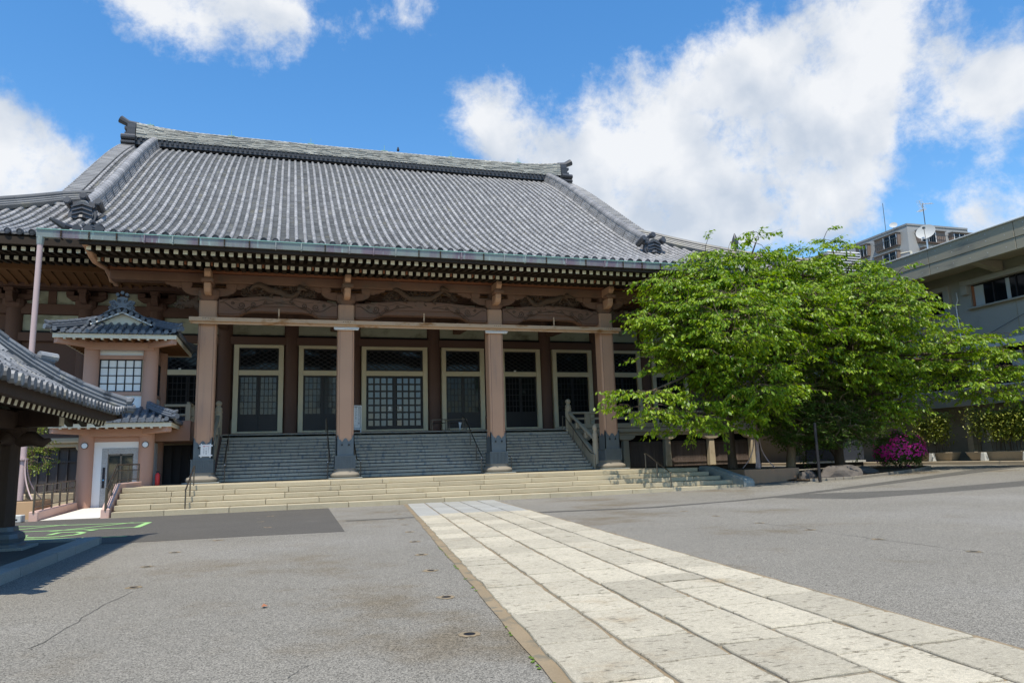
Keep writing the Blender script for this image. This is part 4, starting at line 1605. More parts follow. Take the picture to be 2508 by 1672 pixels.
    MB().box(12.9, 24, 33.6, 33.7, .3, 2.4).raw('underfloor_shade', 'black', temple)  # black sheet put in for the shade below the gallery floor
    for (x0, x1) in ((13.8, 15.7), (16.1, 17.98), (18.37, 20.45), (20.85, 22.9)):
        x = x0
        pnl = MB()
        pnl.box(x0, x1, 33.2, 33.23, PLZ-.02, 2.0).box(x0, x1, 33.12, 33.17, 1.84, 1.9).box(x0, x1, 33.12, 33.17, .95, 1.0)
        pa = pnl.raw('board_fence', 'brownfence', temple)
        while x < x1-.05:
            MB().box(x+.004, x+.146, 33.165, 33.2, PLZ-.01, 1.95+rnd.uniform(-.01, .01)).raw('board', 'brownfence', pa)
            x += .15
    lp = MB()
    lp.box(-13, -2.9, 33.25, 33.3, .3, 2.4)
    for k in range(30):
        x = -12.9+k*.34
        lp.box(x-.02, x+.02, 33.17, 33.25, .45, 2.2)
    lp.box(-13, -2.9, 33.14, 33.25, 1.72, 1.77)
    lp.raw('metal_panels', 'blackpanel', temple)
    MB().box(-13, -2.9, 32.4, 33.4, .0, .55).build('base_plinth', 'sandstone', temple, bevel=.02)
    # wall beside the stairs on the left
    MB().prism([(29.6, PLZ-.02), (33, PLZ-.02), (33, 2.6), (32.5, 2.6)], 'YZ', -2.85, -2.46).raw('stair_side', 'wallbrown', temple)
    # hall windows seen right of the doors (white framed)
    for x in (19.6,):
        pass


door_bays()


def balustrade():
    # stair balustrades with turned newels, right and left, and the gallery rail on the right
    t = thing('gallery_balustrade', 'tan stone gallery railing running right from the top of the stairs', 'railing', (18, GY, GZ))
    x = 13.1
    rails = MB()
    rails.tube([(12.9, GY+.15, 3.42), (24, GY+.15, 3.42)], .06, 8)
    rails.build('top_rail', 'sandstone', t, smooth=.8)
    MB().box(12.9, 24, GY+.1, GY+.2, 3.10, 3.2).build('middle_rail', 'sandstone', t, bevel=.012)
    MB().box(12.9, 24, GY+.05, GY+.25, 2.68, 2.9).build('bottom_rail', 'sandstone', t, bevel=.012)
    for k in range(5):
        xx = 13.9+k*2.4
        MB().box(xx-.11, xx+.11, GY+.06, GY+.24, 2.9, 3.38).build('post', 'sandstone', t, bevel=.012)

    def newel(par, x, y, z0, h, r):
        mb = MB()
        mb.lathe([(r, z0), (r*1.02, z0+h*.55), (r*.95, z0+h*.62), (r*1.05, z0+h*.64), (r*1.05, z0+h*.69), (r*.9, z0+h*.7), (r*.92, z0+h*.78), (r*.7, z0+h*.8),
                  (r*.55, z0+h*.85), (r*.8, z0+h*.88), (r*.86, z0+h*.92), (r*.7, z0+h*.96), (r*.2, z0+h)], (x, y), 16)
        return mb.build('newel', 'sandstone', par, smooth=.7)
    for s_, xx, nm, lb in ((1, 12.93, 'right', 'sloping stone stair balustrade with turned newel by the right pillar'), (-1, -2.62, 'left', 'sloping stone stair balustrade behind the leftmost pillar')):
        b = thing('stair_balustrade', lb, 'balustrade', (xx, 31, PLZ), group='stone stair balustrades')
        newel(b, xx, GY+.1, GZ, 1.44, .15)
        newel(b, xx, 29.75, PLZ, 1.95, .13)
        MB().prism([(29.85, PLZ), (GY, PLZ), (GY, GZ+.35), (29.85, PLZ+.75)], 'YZ', xx-.1, xx+.1).build('side_wall', 'sandstone', b, bevel=.015)
        MB().bar((xx, 29.75, 2.05), (xx, GY+.1, 3.46), .15, .13).build('hand_rail', 'sandstone', b, bevel=.03)
        for f in (.33, .66):
            yy = 29.75+(GY-29.65)*f
            zz = 2.0+1.4*f
            MB().box(xx-.08, xx+.08, yy-.1, yy+.1, zz-.3, zz-.03).build('baluster', 'sandstone', b, bevel=.015)


balustrade()


def handrail(label, pts, posts, r=.022, group='metal handrails on the steps', mat_='steel'):
    t = thing('handrail', label, 'handrail', tuple(posts[0][0]), group)
    mb = MB()
    mb.tube(pts, r, 8)
    mb.build('rail', mat_, t, smooth=.8)
    for (a, b) in posts:
        MB().tube([a, b], r*.95, 8).build('post', mat_, t, smooth=.8)
    a = posts[-1][1]
    MB().lathe([(.005, a[2]-.03), (r*1.6, a[2]-.01), (r*1.7, a[2]+.012), (.006, a[2]+.035)], (a[0], a[1]), 10).build('knob', 'chrome', t, smooth=1)


handrail('left steel handrail on the sunlit front steps', [(-2.76, 26.15, 1.37), (-2.76, 26.05, 1.39), (-2.72, 23.8, .72), (-2.72, 23.72, .68)], [((-2.76, 26.1, PLZ), (-2.76, 26.1, 1.37)), ((-2.74, 25.0, .45), (-2.74, 25.0, 1.05)), ((-2.72, 23.76, -.02), (-2.72, 23.76, .70))])
handrail('right steel handrail on the front steps beside the tree shade', [(13.45, 26.25, 1.37), (13.44, 26.1, 1.39), (13.15, 23.8, .70), (13.15, 23.7, .66)], [((13.45, 26.18, PLZ), (13.45, 26.18, 1.37)), ((13.3, 25.0, .45), (13.3, 25.0, 1.05)), ((13.15, 23.74, -.02), (13.15, 23.74, .68))])


def stair_rail(label, x, side=0.):
    rs = (GZ-PLZ)/14
    p = [(x+side, 29.35, 1.42), (x+side*.4, 29.45, 1.46), (x, 29.7, 1.5), (x, 30.1, 1.72), (x, 32.5, 3.2), (x, 32.9, 3.3)]
    handrail(label, p, [((x, 32.9, GZ), (x, 32.9, 3.3)), ((x, 31.6, 2.0), (x, 31.6, 2.64)), ((x, 30.6, 1.35), (x, 30.6, 2.03)), ((x+side, 29.35, PLZ), (x+side, 29.35, 1.42))], .02)


stair_rail('dark handrail up the shaded stairs just right of the leftmost pillar', -2.12, .05)
stair_rail('dark handrail hugging the left side of the second pillar', 1.72, -.1)
stair_rail('dark handrail hugging the right side of the second pillar', 2.74, .12)
stair_rail('dark handrail descending to the left side of the third pillar', 7.80, -.1)
stair_rail('dark handrail hugging the right side of the third pillar', 8.86, .1)
stair_rail('dark handrail against the right stair balustrade', 12.66, .05)


def porch_things():
    # steel rail carried across the pillars
    t = thing('steel_rail', 'rust-streaked cream steel channel fixed across all four pillars', 'steel rail', (5.2, 28.8, 6.6))
    x0, x1 = -3.42, 13.9
    y0, y1 = 28.62, 28.92
    MB().box(x0, x1, y0, y0+.02, 6.68, 6.81).box(x0, x1, y0, y1, 6.66, 6.68).box(x0, x1, y1-.02, y1, 6.68, 6.81).build('channel', 'steel_cream', t, bevel=.004)
    MB().box(x0+.05, x1-.05, y0+.12, y1-.1, 6.58, 6.655).build('under_flange', 'steel_cream', t)
    for px in PILX:
        for d in (-.13, -.05, .05, .13):
            MB().tube([(px+d, y0-.006, 6.755), (px+d, y0+.004, 6.755)], .014, 6).raw('bolt', 'black', t)
    for i in range(3):
        c = (PILX[i]+PILX[i+1])/2
        MB().tube([(c, y0+.1, 6.8), (c, y0+.1, 7.2)], .03, 8).raw('hanger', 'steel_cream', t)
    for px, lb in ((PILX[1], 'slim white tube lamp strapped across the second pillar'), (PILX[2], 'slim white tube lamp strapped across the third pillar')):
        o = thing('tube_lamp', lb, 'lamp', (px, 28.85, 6.5), group='tube lamps on the pillars')
        MB().box(px-.48, px+.48, 28.78, 28.93, 6.53, 6.565).build('housing', 'steel_white', o, bevel=.005)
        MB().tube([(px-.46, 28.84, 6.50), (px+.46, 28.84, 6.50)], .025, 8).build('tube', 'white', o, smooth=.8)
    # white notice board beside the doors
    o = thing('notice_board', 'white standing notice board with columns of black Japanese text by the centre door', 'notice board', (3.05, 34, GZ))
    xa, xb, y = 2.72, 3.34, 34.0
    MB().box(xa, xb, y, y+.03, 2.84, 3.95).build('panel', 'white', o, bevel=.005)
    fr = MB()
    w = .018
    fr.box(xa+.05, xb-.05, y-.004, y-.001, 2.90, 2.90+w).box(xa+.05, xb-.05, y-.004, y-.001, 3.9-w, 3.9).box(xa+.05, xa+.05+w, y-.004, y-.001, 2.9, 3.9).box(xb-.05-w, xb-.05, y-.004, y-.001, 2.9, 3.9)
    fr.raw('border', 'ink', o)
    for x in (xa+.03, xb-.03):
        MB().box(x-.02, x+.02, y, y+.03, GZ+.03, 2.84).raw('leg', 'white', o)
    for (txt, x, z0, s_) in (('本日はようこそご参', 3.22, 3.78, .085), ('拝下さいました。', 3.09, 3.83, .085), ('どうぞ御堂内へお入', 2.96, 3.76, .085), ('り下さい。', 2.83, 3.83, .085)):
        text(txt, x, y-.003, z0, s_, 'ink', o, vertical=True)
    text('Welcome to our temple', 2.80, y-.003, 3.03, .04, 'ink', o)
    text('please come in', 2.80, y-.003, 2.96, .04, 'ink', o)
    # paper notice tied to the first pillar
    o = thing('paper_notice', 'white paper notice with a red arrow fixed low on the leftmost pillar', 'notice', (-2.72, 28.88, 1.75))
    y = 28.865
    MB().box(-2.87, -2.52, y, y+.01, 1.74, 2.17).raw('sheet', 'white', o)
    for z in (1.77, 2.12):
        MB().box(-2.92, -2.47, y+.011, y+.02, z-.02, z+.03).raw('frame_bar', 'white', o)
    for x in (-2.85, -2.545):
        MB().box(x-.02, x+.02, y+.021, y+.03, 1.70, 2.2).raw('frame_bar', 'white', o)
    MB().add([(-2.80, y-.002, 2.10), (-2.74, y-.002, 2.075), (-2.74, y-.002, 2.095), (-2.58, y-.002, 2.095), (-2.58, y-.002, 2.105), (-2.74, y-.002, 2.105), (-2.74, y-.002, 2.125)], [(0, 1, 2, 3, 4, 5, 6)]).raw('red_arrow', 'red', o)
    for (txt, x, z0) in (('入口エレベー', -2.60, 2.05), ('ター御利用', -2.68, 2.0), ('の方は左へ', -2.76, 2.0)):
        text(txt, x, y-.002, z0, .045, 'ink', o, vertical=True)
    # umbrella stand and umbrella
    o = thing('umbrella_stand', 'steel tube umbrella stand in front of the doors right of centre', 'umbrella stand', (7.3, 34, GZ))
    for (xa, xb) in ((6.55, 7.25), (7.35, 8.2)):
        f = MB()
        for yy in (33.85, 34.2):
            f.tube([(xa, yy, GZ+.02), (xa, yy, 3.24), (xb, yy, 3.26), (xb, yy, GZ+.02)], .022, 7)
            f.tube([(xa, yy, 3.08), (xb, yy, 3.10)], .014, 6)
        for x in (xa, xb):
            f.tube([(x, 33.85, 3.22), (x, 34.2, 3.22)], .018, 6)
        f.build('frame', 'steel', o, smooth=.8)
        MB().box(xa, xb, 33.83, 34.22, GZ+.031, GZ+.06).raw('drip_tray', 'steel_white', o)
    g = MB()
    for k in range(6):
        x = 7.42+k*.14
        g.tube([(x, 33.85, 3.10), (x, 34.2, 3.10)], .012, 5)
    g.raw('slot_bars', 'steel', o)
    u = thing('umbrella', 'closed clear umbrella hanging in the steel stand', 'umbrella', (7.85, 33.8, 2.75))
    MB().tube([(7.87, 33.8, 3.1), (7.86, 33.8, 2.95), (7.85, 33.8, 2.72)], [.09, .05, .012], 8).build('canopy', 'lamp_glass', u, smooth=.8)
    MB().tube([(7.87, 33.8, 3.05), (7.87, 33.8, 3.26), (7.84, 33.8, 3.3), (7.81, 33.8, 3.27)], .01, 6).build('handle', 'ink', u)
    # fire extinguisher by the lift
    e = thing('fire_extinguisher', 'red fire extinguisher at the foot of the pink lift tower', 'extinguisher', (-4.2, 28.6, PLZ))
    MB().lathe([(.075, PLZ), (.08, PLZ+.02), (.08, PLZ+.36), (.05, PLZ+.42), (.03, PLZ+.44)], (-4.22, 28.75), 12).build('cylinder', 'red', e, smooth=.8)
    MB().box(-4.27, -4.17, 28.73, 28.77, PLZ+.44, PLZ+.5).tube([(-4.18, 28.75, PLZ+.46), (-4.11, 28.74, PLZ+.38), (-4.12, 28.73, PLZ+.15)], .012, 6).build('valve', 'ink', e)


def text(s_, x, y, z, size, m, parent, vertical=False):
    cu = bpy.data.curves.new('lettering', 'FONT')
    cu.body = '\n'.join(s_) if vertical else s_
    cu.size = size
    cu.align_x = 'CENTER' if vertical else 'LEFT'
    cu.space_line = 1.0
    tmp = bpy.data.objects.new('lettering_tmp', cu)
    COL.objects.link(tmp)
    bpy.context.view_layer.update()
    me = bpy.data.meshes.new_from_object(tmp.evaluated_get(bpy.context.evaluated_depsgraph_get()))
    bpy.data.objects.remove(tmp)
    bpy.data.curves.remove(cu)
    me.materials.clear()
    me.materials.append(MATS[m])
    return place('lettering', me, parent, loc=(x, y, z), rot=(PI/2, 0, 0))


porch_things()

# ================================================================== LIFT TOWER


def small_hip_roof(par, x0, x1, y0, y1, z0, run, rise, sp, r, matr, sides='FLRB', curve=.12, tl=.28, ridge=True, hipcap=True):
    """skirt roof: eave rectangle, rising inwards by rise over run; rows on each side clipped at the hips"""
    tub, pan = MB(), MB()

    def h(t):
        f = t/run
        return rise*(f-curve*4*f*(1-f)*.5)
    cx_, cy_ = (x0+x1)/2, (y0+y1)/2

    def corner(u, half):
        e = abs(u)/half
        return .10*max(0, e-.7)**2/.09
    W, D = (x1-x0)/2, (y1-y0)/2
    for sd in sides:
        if sd in 'FB':
            sg = 1 if sd == 'F' else -1
            n = int(2*W/sp)
            sv = [cx_+(i-(n-1)/2)*sp for i in range(n)]
            P = lambda s_, t: Vector((s_, (y0+t) if sg > 0 else (y1-t), z0+h(t)+corner(s_-cx_, W)*(1-t/run)))
            tile_rows(P, sv, lambda s_: 0, lambda s_: min(run, W-abs(s_-cx_)), r, tl, .13, (1, 0, 0), tub, pan, spacing=sp)
            ends = [(s_, P(s_, 0)) for s_ in sv]
            for s_, p in ends:
                tub.tube([(p.x, p.y-sg*.05, p.z+.03), (p.x, p.y+sg*.02, p.z+.03)], r*1.22, 9)
        else:
            sg = 1 if sd == 'L' else -1
            n = int(2*D/sp)
            sv = [cy_+(i-(n-1)/2)*sp for i in range(n)]
            P = lambda s_, t: Vector(((x0+t) if sg > 0 else (x1-t), s_, z0+h(t)+corner(s_-cy_, D)*(1-t/run)))
            tile_rows(P, sv, lambda s_: 0, lambda s_: min(run, D-abs(s_-cy_)), r, tl, .13, (0, 1, 0), tub, pan, spacing=sp)
            for s_ in sv:
                p = P(s_, 0)
                tub.tube([(p.x-sg*.05, p.y, p.z+.03), (p.x+sg*.02, p.y, p.z+.03)], r*1.22, 9)
    # deck
    dk = MB()
    a = [(x0, y0), (x1, y0), (x1, y1), (x0, y1)]
    b = [(x0+run, y0+run), (x1-run, y0+run), (x1-run, y1-run), (x0+run, y1-run)]
    N_ = 5
    rings = []
    for k in range(N_+1):
        t = run*k/N_
        rings.append([(p[0]+(q[0]-p[0])*k/N_, p[1]+(q[1]-p[1])*k/N_, z0+h(t)-.02+(.1*(1-k/N_))) for p, q in zip(a, b)])
    rings[0] = [(p[0], p[1], p[2]-.1) for p in rings[0]]
    rings = [[(p[0], p[1], z0+h(run*k/N_)-.03) for p in rg] for k, rg in enumerate(rings)]
    dk.add([p for rg in rings for p in rg], [(4*k+i, 4*k+(i+1) % 4, 4*k+4+(i+1) % 4, 4*k+4+i) for k in range(N_) for i in range(4)]+[tuple(4*N_+i for i in range(4))])
    rf = dk.raw('roof', matr, par)
    tub.raw('round_tiles', matr, rf, kind='stuff')
    pan.raw('pan_tiles', matr, rf, kind='stuff')
    if hipcap:
        for (sx, sy) in ((0, 0), (1, 0), (1, 1), (0, 1)):
            pts = []
            for k in range(9):
                t = run*k/8*.99
                x = x0+t if sx == 0 else x1-t
                y = y0+t if sy == 0 else y1-t
                pts.append(Vector((x, y, z0+h(t)+.10*(1-t/run)+.05)))
            hp = MB()
            for ly, rr in ((0, r*1.5), (.07, r*1.35)):
                hp.tube([p+Vector((0, 0, ly)) for p in pts], rr, 6)
            for k in range(8):
                a_, b_ = pts[k]+Vector((0, 0, .15)), pts[k+1]+Vector((0, 0, .15))
                hp.tube([a_, b_], [r*1.3, r*1.05], 8)
            d = Vector((-1 if sx == 0 else 1, -1 if sy == 0 else 1, 0)).normalized()
            e = pts[0]
            hp.tube([e+Vector((0, 0, .12)), e+d*.10+Vector((0, 0, .13)), e+d*.2+Vector((0, 0, .2))], [r*1.4, r*1.5, r*.5], 8)
            hp.tube([e+d*.02, e+d*.2], r*1.5, 9)
            hp.raw('hip_ridge', matr, rf)
    return rf


def lift_tower():
    t = thing('lift_tower', 'pink and white lift tower with two tiled roofs left of the steps', 'lift tower', (-5.56, 29.8, .1))
    XA, XB, YA, YB = -6.53, -4.64, 28.86, 31.0
    FZ = .1
    for (x, y) in ((XA, YA), (XB, YA), (XA, YB), (XB, YB)):
        MB().lathe([(.25, FZ-.1), (.25, 5.75)], (x, y), 20).build('column', 'pinkwall', t, smooth=.6)
    # lower storey
    MB().box(XA+.2, XB-.2, YA-.02, YA+.1, 2.32, 2.75).build('lintel', 'pinkwall', t)
    w = MB()
    w.box(XA+.2, -6.03, YA+.0, YA+.1, FZ, 2.32).box(-6.03, XB-.2, YA+.0, YA+.1, 2.1, 2.32)
    w.raw('white_wall', 'whiteplaster', t)
    g = MB()
    g.box(-6.029, -5.84, YA-.02, YA+.09, FZ, 2.1).box(-5.84, -4.86, YA-.02, YA+.09, 1.9, 2.1).box(-5.04, -4.86, YA-.02, YA+.09, FZ, 1.9)
    d = g.build('door_surround', 'granite_door', t, bevel=.005)
    MB().box(-5.84, -5.04, YA+.06, YA+.075, FZ+.05, 1.9).raw('lift_door', 'glass_lift', t)
    dd = MB()
    for x in (-5.84, -5.44, -5.05):
        dd.box(x-.03, x+.03, YA+.03, YA+.06, FZ, 1.9)
    dd.box(-5.84, -5.04, YA+.03, YA+.06, 1.84, 1.9).box(-5.84, -5.04, YA+.03, YA+.06, FZ, FZ+.08)
    dd.raw('door_frame', 'steel', t)
    MB().box(-5.98, -5.9, YA-.035, YA-.02, .75, 1.45).raw('call_panel', 'ink', d)
    MB().box(-5.965, -5.915, YA-.04, YA-.035, 1.0, 1.04).raw('call_button', 'bluecar', d)
    for x in (XA, XB):
        MB().tube([(x, YA-.28, 2.2), (x, YA-.2, 2.2)], .11, 18).build('lamp_rim', 'ink', t)
        MB().tube([(x, YA-.30, 2.2), (x, YA-.279, 2.2)], [.085, .095], 18).build('round_lamp', 'lamp_glass', t, smooth=.6)
    for (x, y0, y1) in ((XA, YA+.2, YB-.2), (XB, YA+.2, YB-.2)):
        MB().box(x-.08, x+.08, y0, y1, FZ, 2.75).raw('side_wall', 'whiteplaster', t)
        MB().box(x-.1, x+.1, y0, y1, 2.3, 2.76).raw('side_beam', 'pinkwall', t)
    # lower roof
    ev = .92

    def eave(z, x0, x1, y0, y1):
        m = MB()
        m.box(x0, x1, y0, y0+.05, z-.15, z).box(x0, x1, y1-.05, y1, z-.15, z).box(x0, x0+.05, y0+.05, y1-.05, z-.15, z).box(x1-.05, x1, y0+.05, y1-.05, z-.15, z)
        e = m.build('fascia', 'cream', t, bevel=.006)
        MB().box(x0+.05, x1-.05, y0+.05, y1-.05, z-.06, z-.03).raw('soffit', 'ribwood', t)
        n = 12
        for i in range(n):
            x = x0+.35+(x1-x0-.7)*i/(n-1)
            MB().box(x-.035, x+.035, y0+.02, y0+.16, z-.19, z-.151).raw('rafter_tip', 'cream', e)
            MB().box(x-.03, x+.03, y0+.161, y0+ev, z-.17, z-.061).raw('rafter', 'ribwood', e)
            for s_ in (0,):
                yy = y0+.35+(y1-y0-.7)*i/(n-1)
                MB().box(x1-ev, x1-.03, yy-.03, yy+.03, z-.15, z-.061).raw('rafter', 'ribwood', e)
                MB().box(x0+.03, x0+ev, yy-.03, yy+.03, z-.15, z-.061).raw('rafter', 'ribwood', e)
        for (sx, sy) in ((x0, y0), (x1, y0)):
            dx = .9 if sx == x0 else -.9
            MB().bar((sx+dx*.08, sy+.1, z-.2), (sx+dx*1.3, sy+1.1, z-.24), .2, .24).build('hip_rafter', 'pinkwall', t, bevel=.01)
        MB().box(x0+ev-.1, x1-ev+.1, y0+ev-.08, y0+ev+.04, z-.42, z-.151).raw('head_beam', 'pinkwall', t)
    lx0, lx1, ly0, ly1 = -7.45, -3.72, 27.75, 32.1
    eave(2.92, lx0, lx1, ly0, ly1)
    small_hip_roof(t, lx0-.06, lx1+.06, ly0-.06, ly1+.06, 2.96, .98, .52, .245, .062, 'tile_blue')
    MB().box(XA-.15, XB+.15, YA-.18, YB+.15, 3.3, 3.5).build('roof_curb', 'tile_blue', t)
    # upper storey
    MB().box(XA+.2, XB-.2, YA+.0, YA+.1, 3.45, 3.94).raw('white_wall', 'whiteplaster', t)
    MB().box(XA+.15, XB-.15, YA-.06, YA+.1, 3.94, 4.07).build('sill', 'pinkwall', t, bevel=.008)
    MB().box(XA+.15, XB-.15, YA-.06, YA+.1, 5.23, 5.37).build('window_head', 'pinkwall', t, bevel=.008)
    MB().box(XA+.2, XB-.2, YA+.0, YA+.1, 5.37, 5.6).raw('white_wall', 'whiteplaster', t)
    wx0, wx1, wz0, wz1 = -6.27, -4.92, 4.08, 5.22
    fr = MB()
    fr.box(wx0, wx0+.03, YA, YA+.05, wz0, wz1).box(wx1-.03, wx1, YA, YA+.05, wz0, wz1).box(wx0, wx1, YA, YA+.05, wz0, wz0+.03).box(wx0, wx1, YA, YA+.05, wz1-.03, wz1)
    for i in range(1, 5):
        x = wx0+(wx1-wx0)*i/5
        fr.box(x-.015, x+.015, YA+.004, YA+.046, wz0+.03, wz1-.03)
    for j in range(1, 4):
        z = wz0+(wz1-wz0)*j/4
        fr.box(wx0+.03, wx1-.03, YA+.008, YA+.042, z-.015, z+.015)
    fo = fr.raw('window', 'ink', t)
    for i in range(5):
        for j in range(4):
            x = wx0+(wx1-wx0)*(i+.5)/5
            z = wz0+(wz1-wz0)*(j+.5)/4
            MB().box(x-.115, x+.115, YA+.03, YA+.04, z-.125, z+.125).raw('pane', 'shoji', fo)
    for (x, sg) in ((XA, -1), (XB, 1)):
        MB().box(x-.06, x+.06, YA+.2, YB-.2, 3.45, 3.95).raw('white_wall', 'whiteplaster', t)
        MB().box(x-.06, x+.06, YA+.2, YB-.2, 5.23, 5.6).raw('white_wall', 'pinkwall', t)
        s_ = MB()
        s_.box(x-.02, x+.02, YA+.25, YB-.25, 4.05, 5.22)
        f2 = s_.raw('side_window', 'glass_lift', t)
        for k in range(7):
            y = YA+.25+(YB-YA-.5)*k/6
            MB().box(x+sg*.02, x+sg*.05, y-.015, y+.015, 4.05, 5.22).raw('glazing_bar', 'ink', f2)
        for k in range(5):
            z = 4.05+1.17*k/4
            MB().box(x+sg*.021, x+sg*.046, YA+.25, YB-.25, z-.015, z+.015).raw('glazing_bar', 'ink', f2)
        MB().box(x-.1, x+.1, YA+.15, YB-.15, 3.94, 4.05).raw('sill', 'pinkwall', t)
    ux0, ux1, uy0, uy1 = -7.5, -3.68, 27.7, 32.2
    eave(5.95, ux0, ux1, uy0, uy1)
    rf = small_hip_roof(t, ux0-.06, ux1+.06, uy0-.06, uy1+.06, 5.99, 1.15, .52, .245, .062, 'tile_blue')
    # gabled top with the ridge running back from the front gable
    cxm = (ux0+ux1)/2
    zb, zt = 6.42, 6.92
    ya, yb = uy0+.75, uy1-.75
    hw = .98
    gb = MB()
    gb.prism([(cxm-hw+.1, zb), (cxm+hw-.1, zb), (cxm, zt-.06)], 'XZ', ya+.22, ya+.26)
    gb.raw('gable_wall', 'cream', t)
    for s_ in (-1, 1):
        MB().bar((cxm+s_*hw, ya+.08, zb+.0), (cxm, ya+.08, zt-.05), .05, .13, 0, (0, 1, 0)).build('gable_trim', 'whiteplaster', t)
        m = MB()
        n = 14
        for i in range(n):
            y = ya+.06+(yb-ya-.12)*i/(n-1)
            a, b = Vector((cxm+s_*(hw+.12), y, zb+.05)), Vector((cxm+s_*.05, y, zt+.06))
            for k in range(4):
                p, q_ = a+(b-a)*k/4, a+(b-a)*(k+1)/4
                d = (q_-p).normalized()
                nr = Vector((0, 1, 0)).cross(d)
                nr = nr if nr.z > 0 else -nr
                tile_tube(m, p+nr*.02, q_+nr*.02, Vector((0, 1, 0)), nr, .062)
        m.add([(cxm+s_*(hw+.15), ya, zb+.02), (cxm+s_*(hw+.15), yb, zb+.02), (cxm, yb, zt+.04), (cxm, ya, zt+.04)], [(0, 1, 2, 3)])
        for k in range(6):   # round ends along the gable edge
            f = k/5.5
            m.tube([(cxm+s_*(hw+.1)*(1-f), ya-.05, zb+.03+(zt-zb)*f), (cxm+s_*(hw+.1)*(1-f), ya+.3, zb+.06+(zt-zb)*f)], .075, 9)
        m.raw('gable_tiles', 'tile_blue', t)
    rg = MB()
    for k in range(3):
        rg.box(cxm-.17+.02*k, cxm+.17-.02*k, ya+.1, yb, zt+.03+.075*k, zt+.10+.075*k)
    rg.tube([(cxm, ya+.05, zt+.28), (cxm, yb, zt+.28)], .1, 8)
    rg.raw('ridge', 'tile_blue', t)
    on = MB()
    pl = [(-.62, -.22), (-.42, -.06), (-.34, .1), (-.42, .3), (-.25, .36), (-.17, .28), (-.17, .45), (0, .5), (.17, .45), (.17, .28), (.25, .36), (.42, .3), (.34, .1), (.42, -.06), (.62, -.22), (.2, .0), (0, .06), (-.2, .0)]
    on.prism([(cxm+a, zt+.05+b*.9) for a, b in pl], 'XZ', ya-.06, ya+.06)
    for u, z in ((-.15, .5), (0, .57), (.15, .5)):
        on.tube([(cxm+u, ya+.15, zt+.05+z), (cxm+u, ya-.12, zt+.06+z)], .06, 9)
    for s_ in (-1, 1):
        for (u, v, rr) in ((.3, .2, .1), (.34, .02, .08), (.2, .12, .06), (.1, .3, .07)):
            on.tube([(cxm+s_*(u+rr*(1-j/13)*math.cos(j*.8)), ya-.07, zt+.05+v*.9+rr*(1-j/13)*math.sin(j*.8)) for j in range(12)], .02, 5)
    on.build('demon_tile', 'tile_blue', t, bevel=.008)
    # bridge to the gallery with railing
    MB().box(XB-.1, -3.35, 29.9, 33.0, 2.35, 3.1).build('bridge', 'pinkwall', t, bevel=.01)
    MB().box(-4.3, -3.42, 29.95, 30.05, 3.62, 3.72).box(-4.3, -3.42, 29.96, 30.04, 3.28, 3.36).box(-3.52, -3.40, 29.95, 32.6, 3.72, 3.8).box(-3.5, -3.42, 29.95, 32.6, 3.28, 3.36).build('bridge_rail', 'sandstone', t, bevel=.02)
    for y in (30.0, 31.2, 32.5):
        MB().box(-3.55, -3.37, y-.09, y+.09, 3.101, 3.72).build('bridge_post', 'sandstone', t, bevel=.012)


lift_tower()


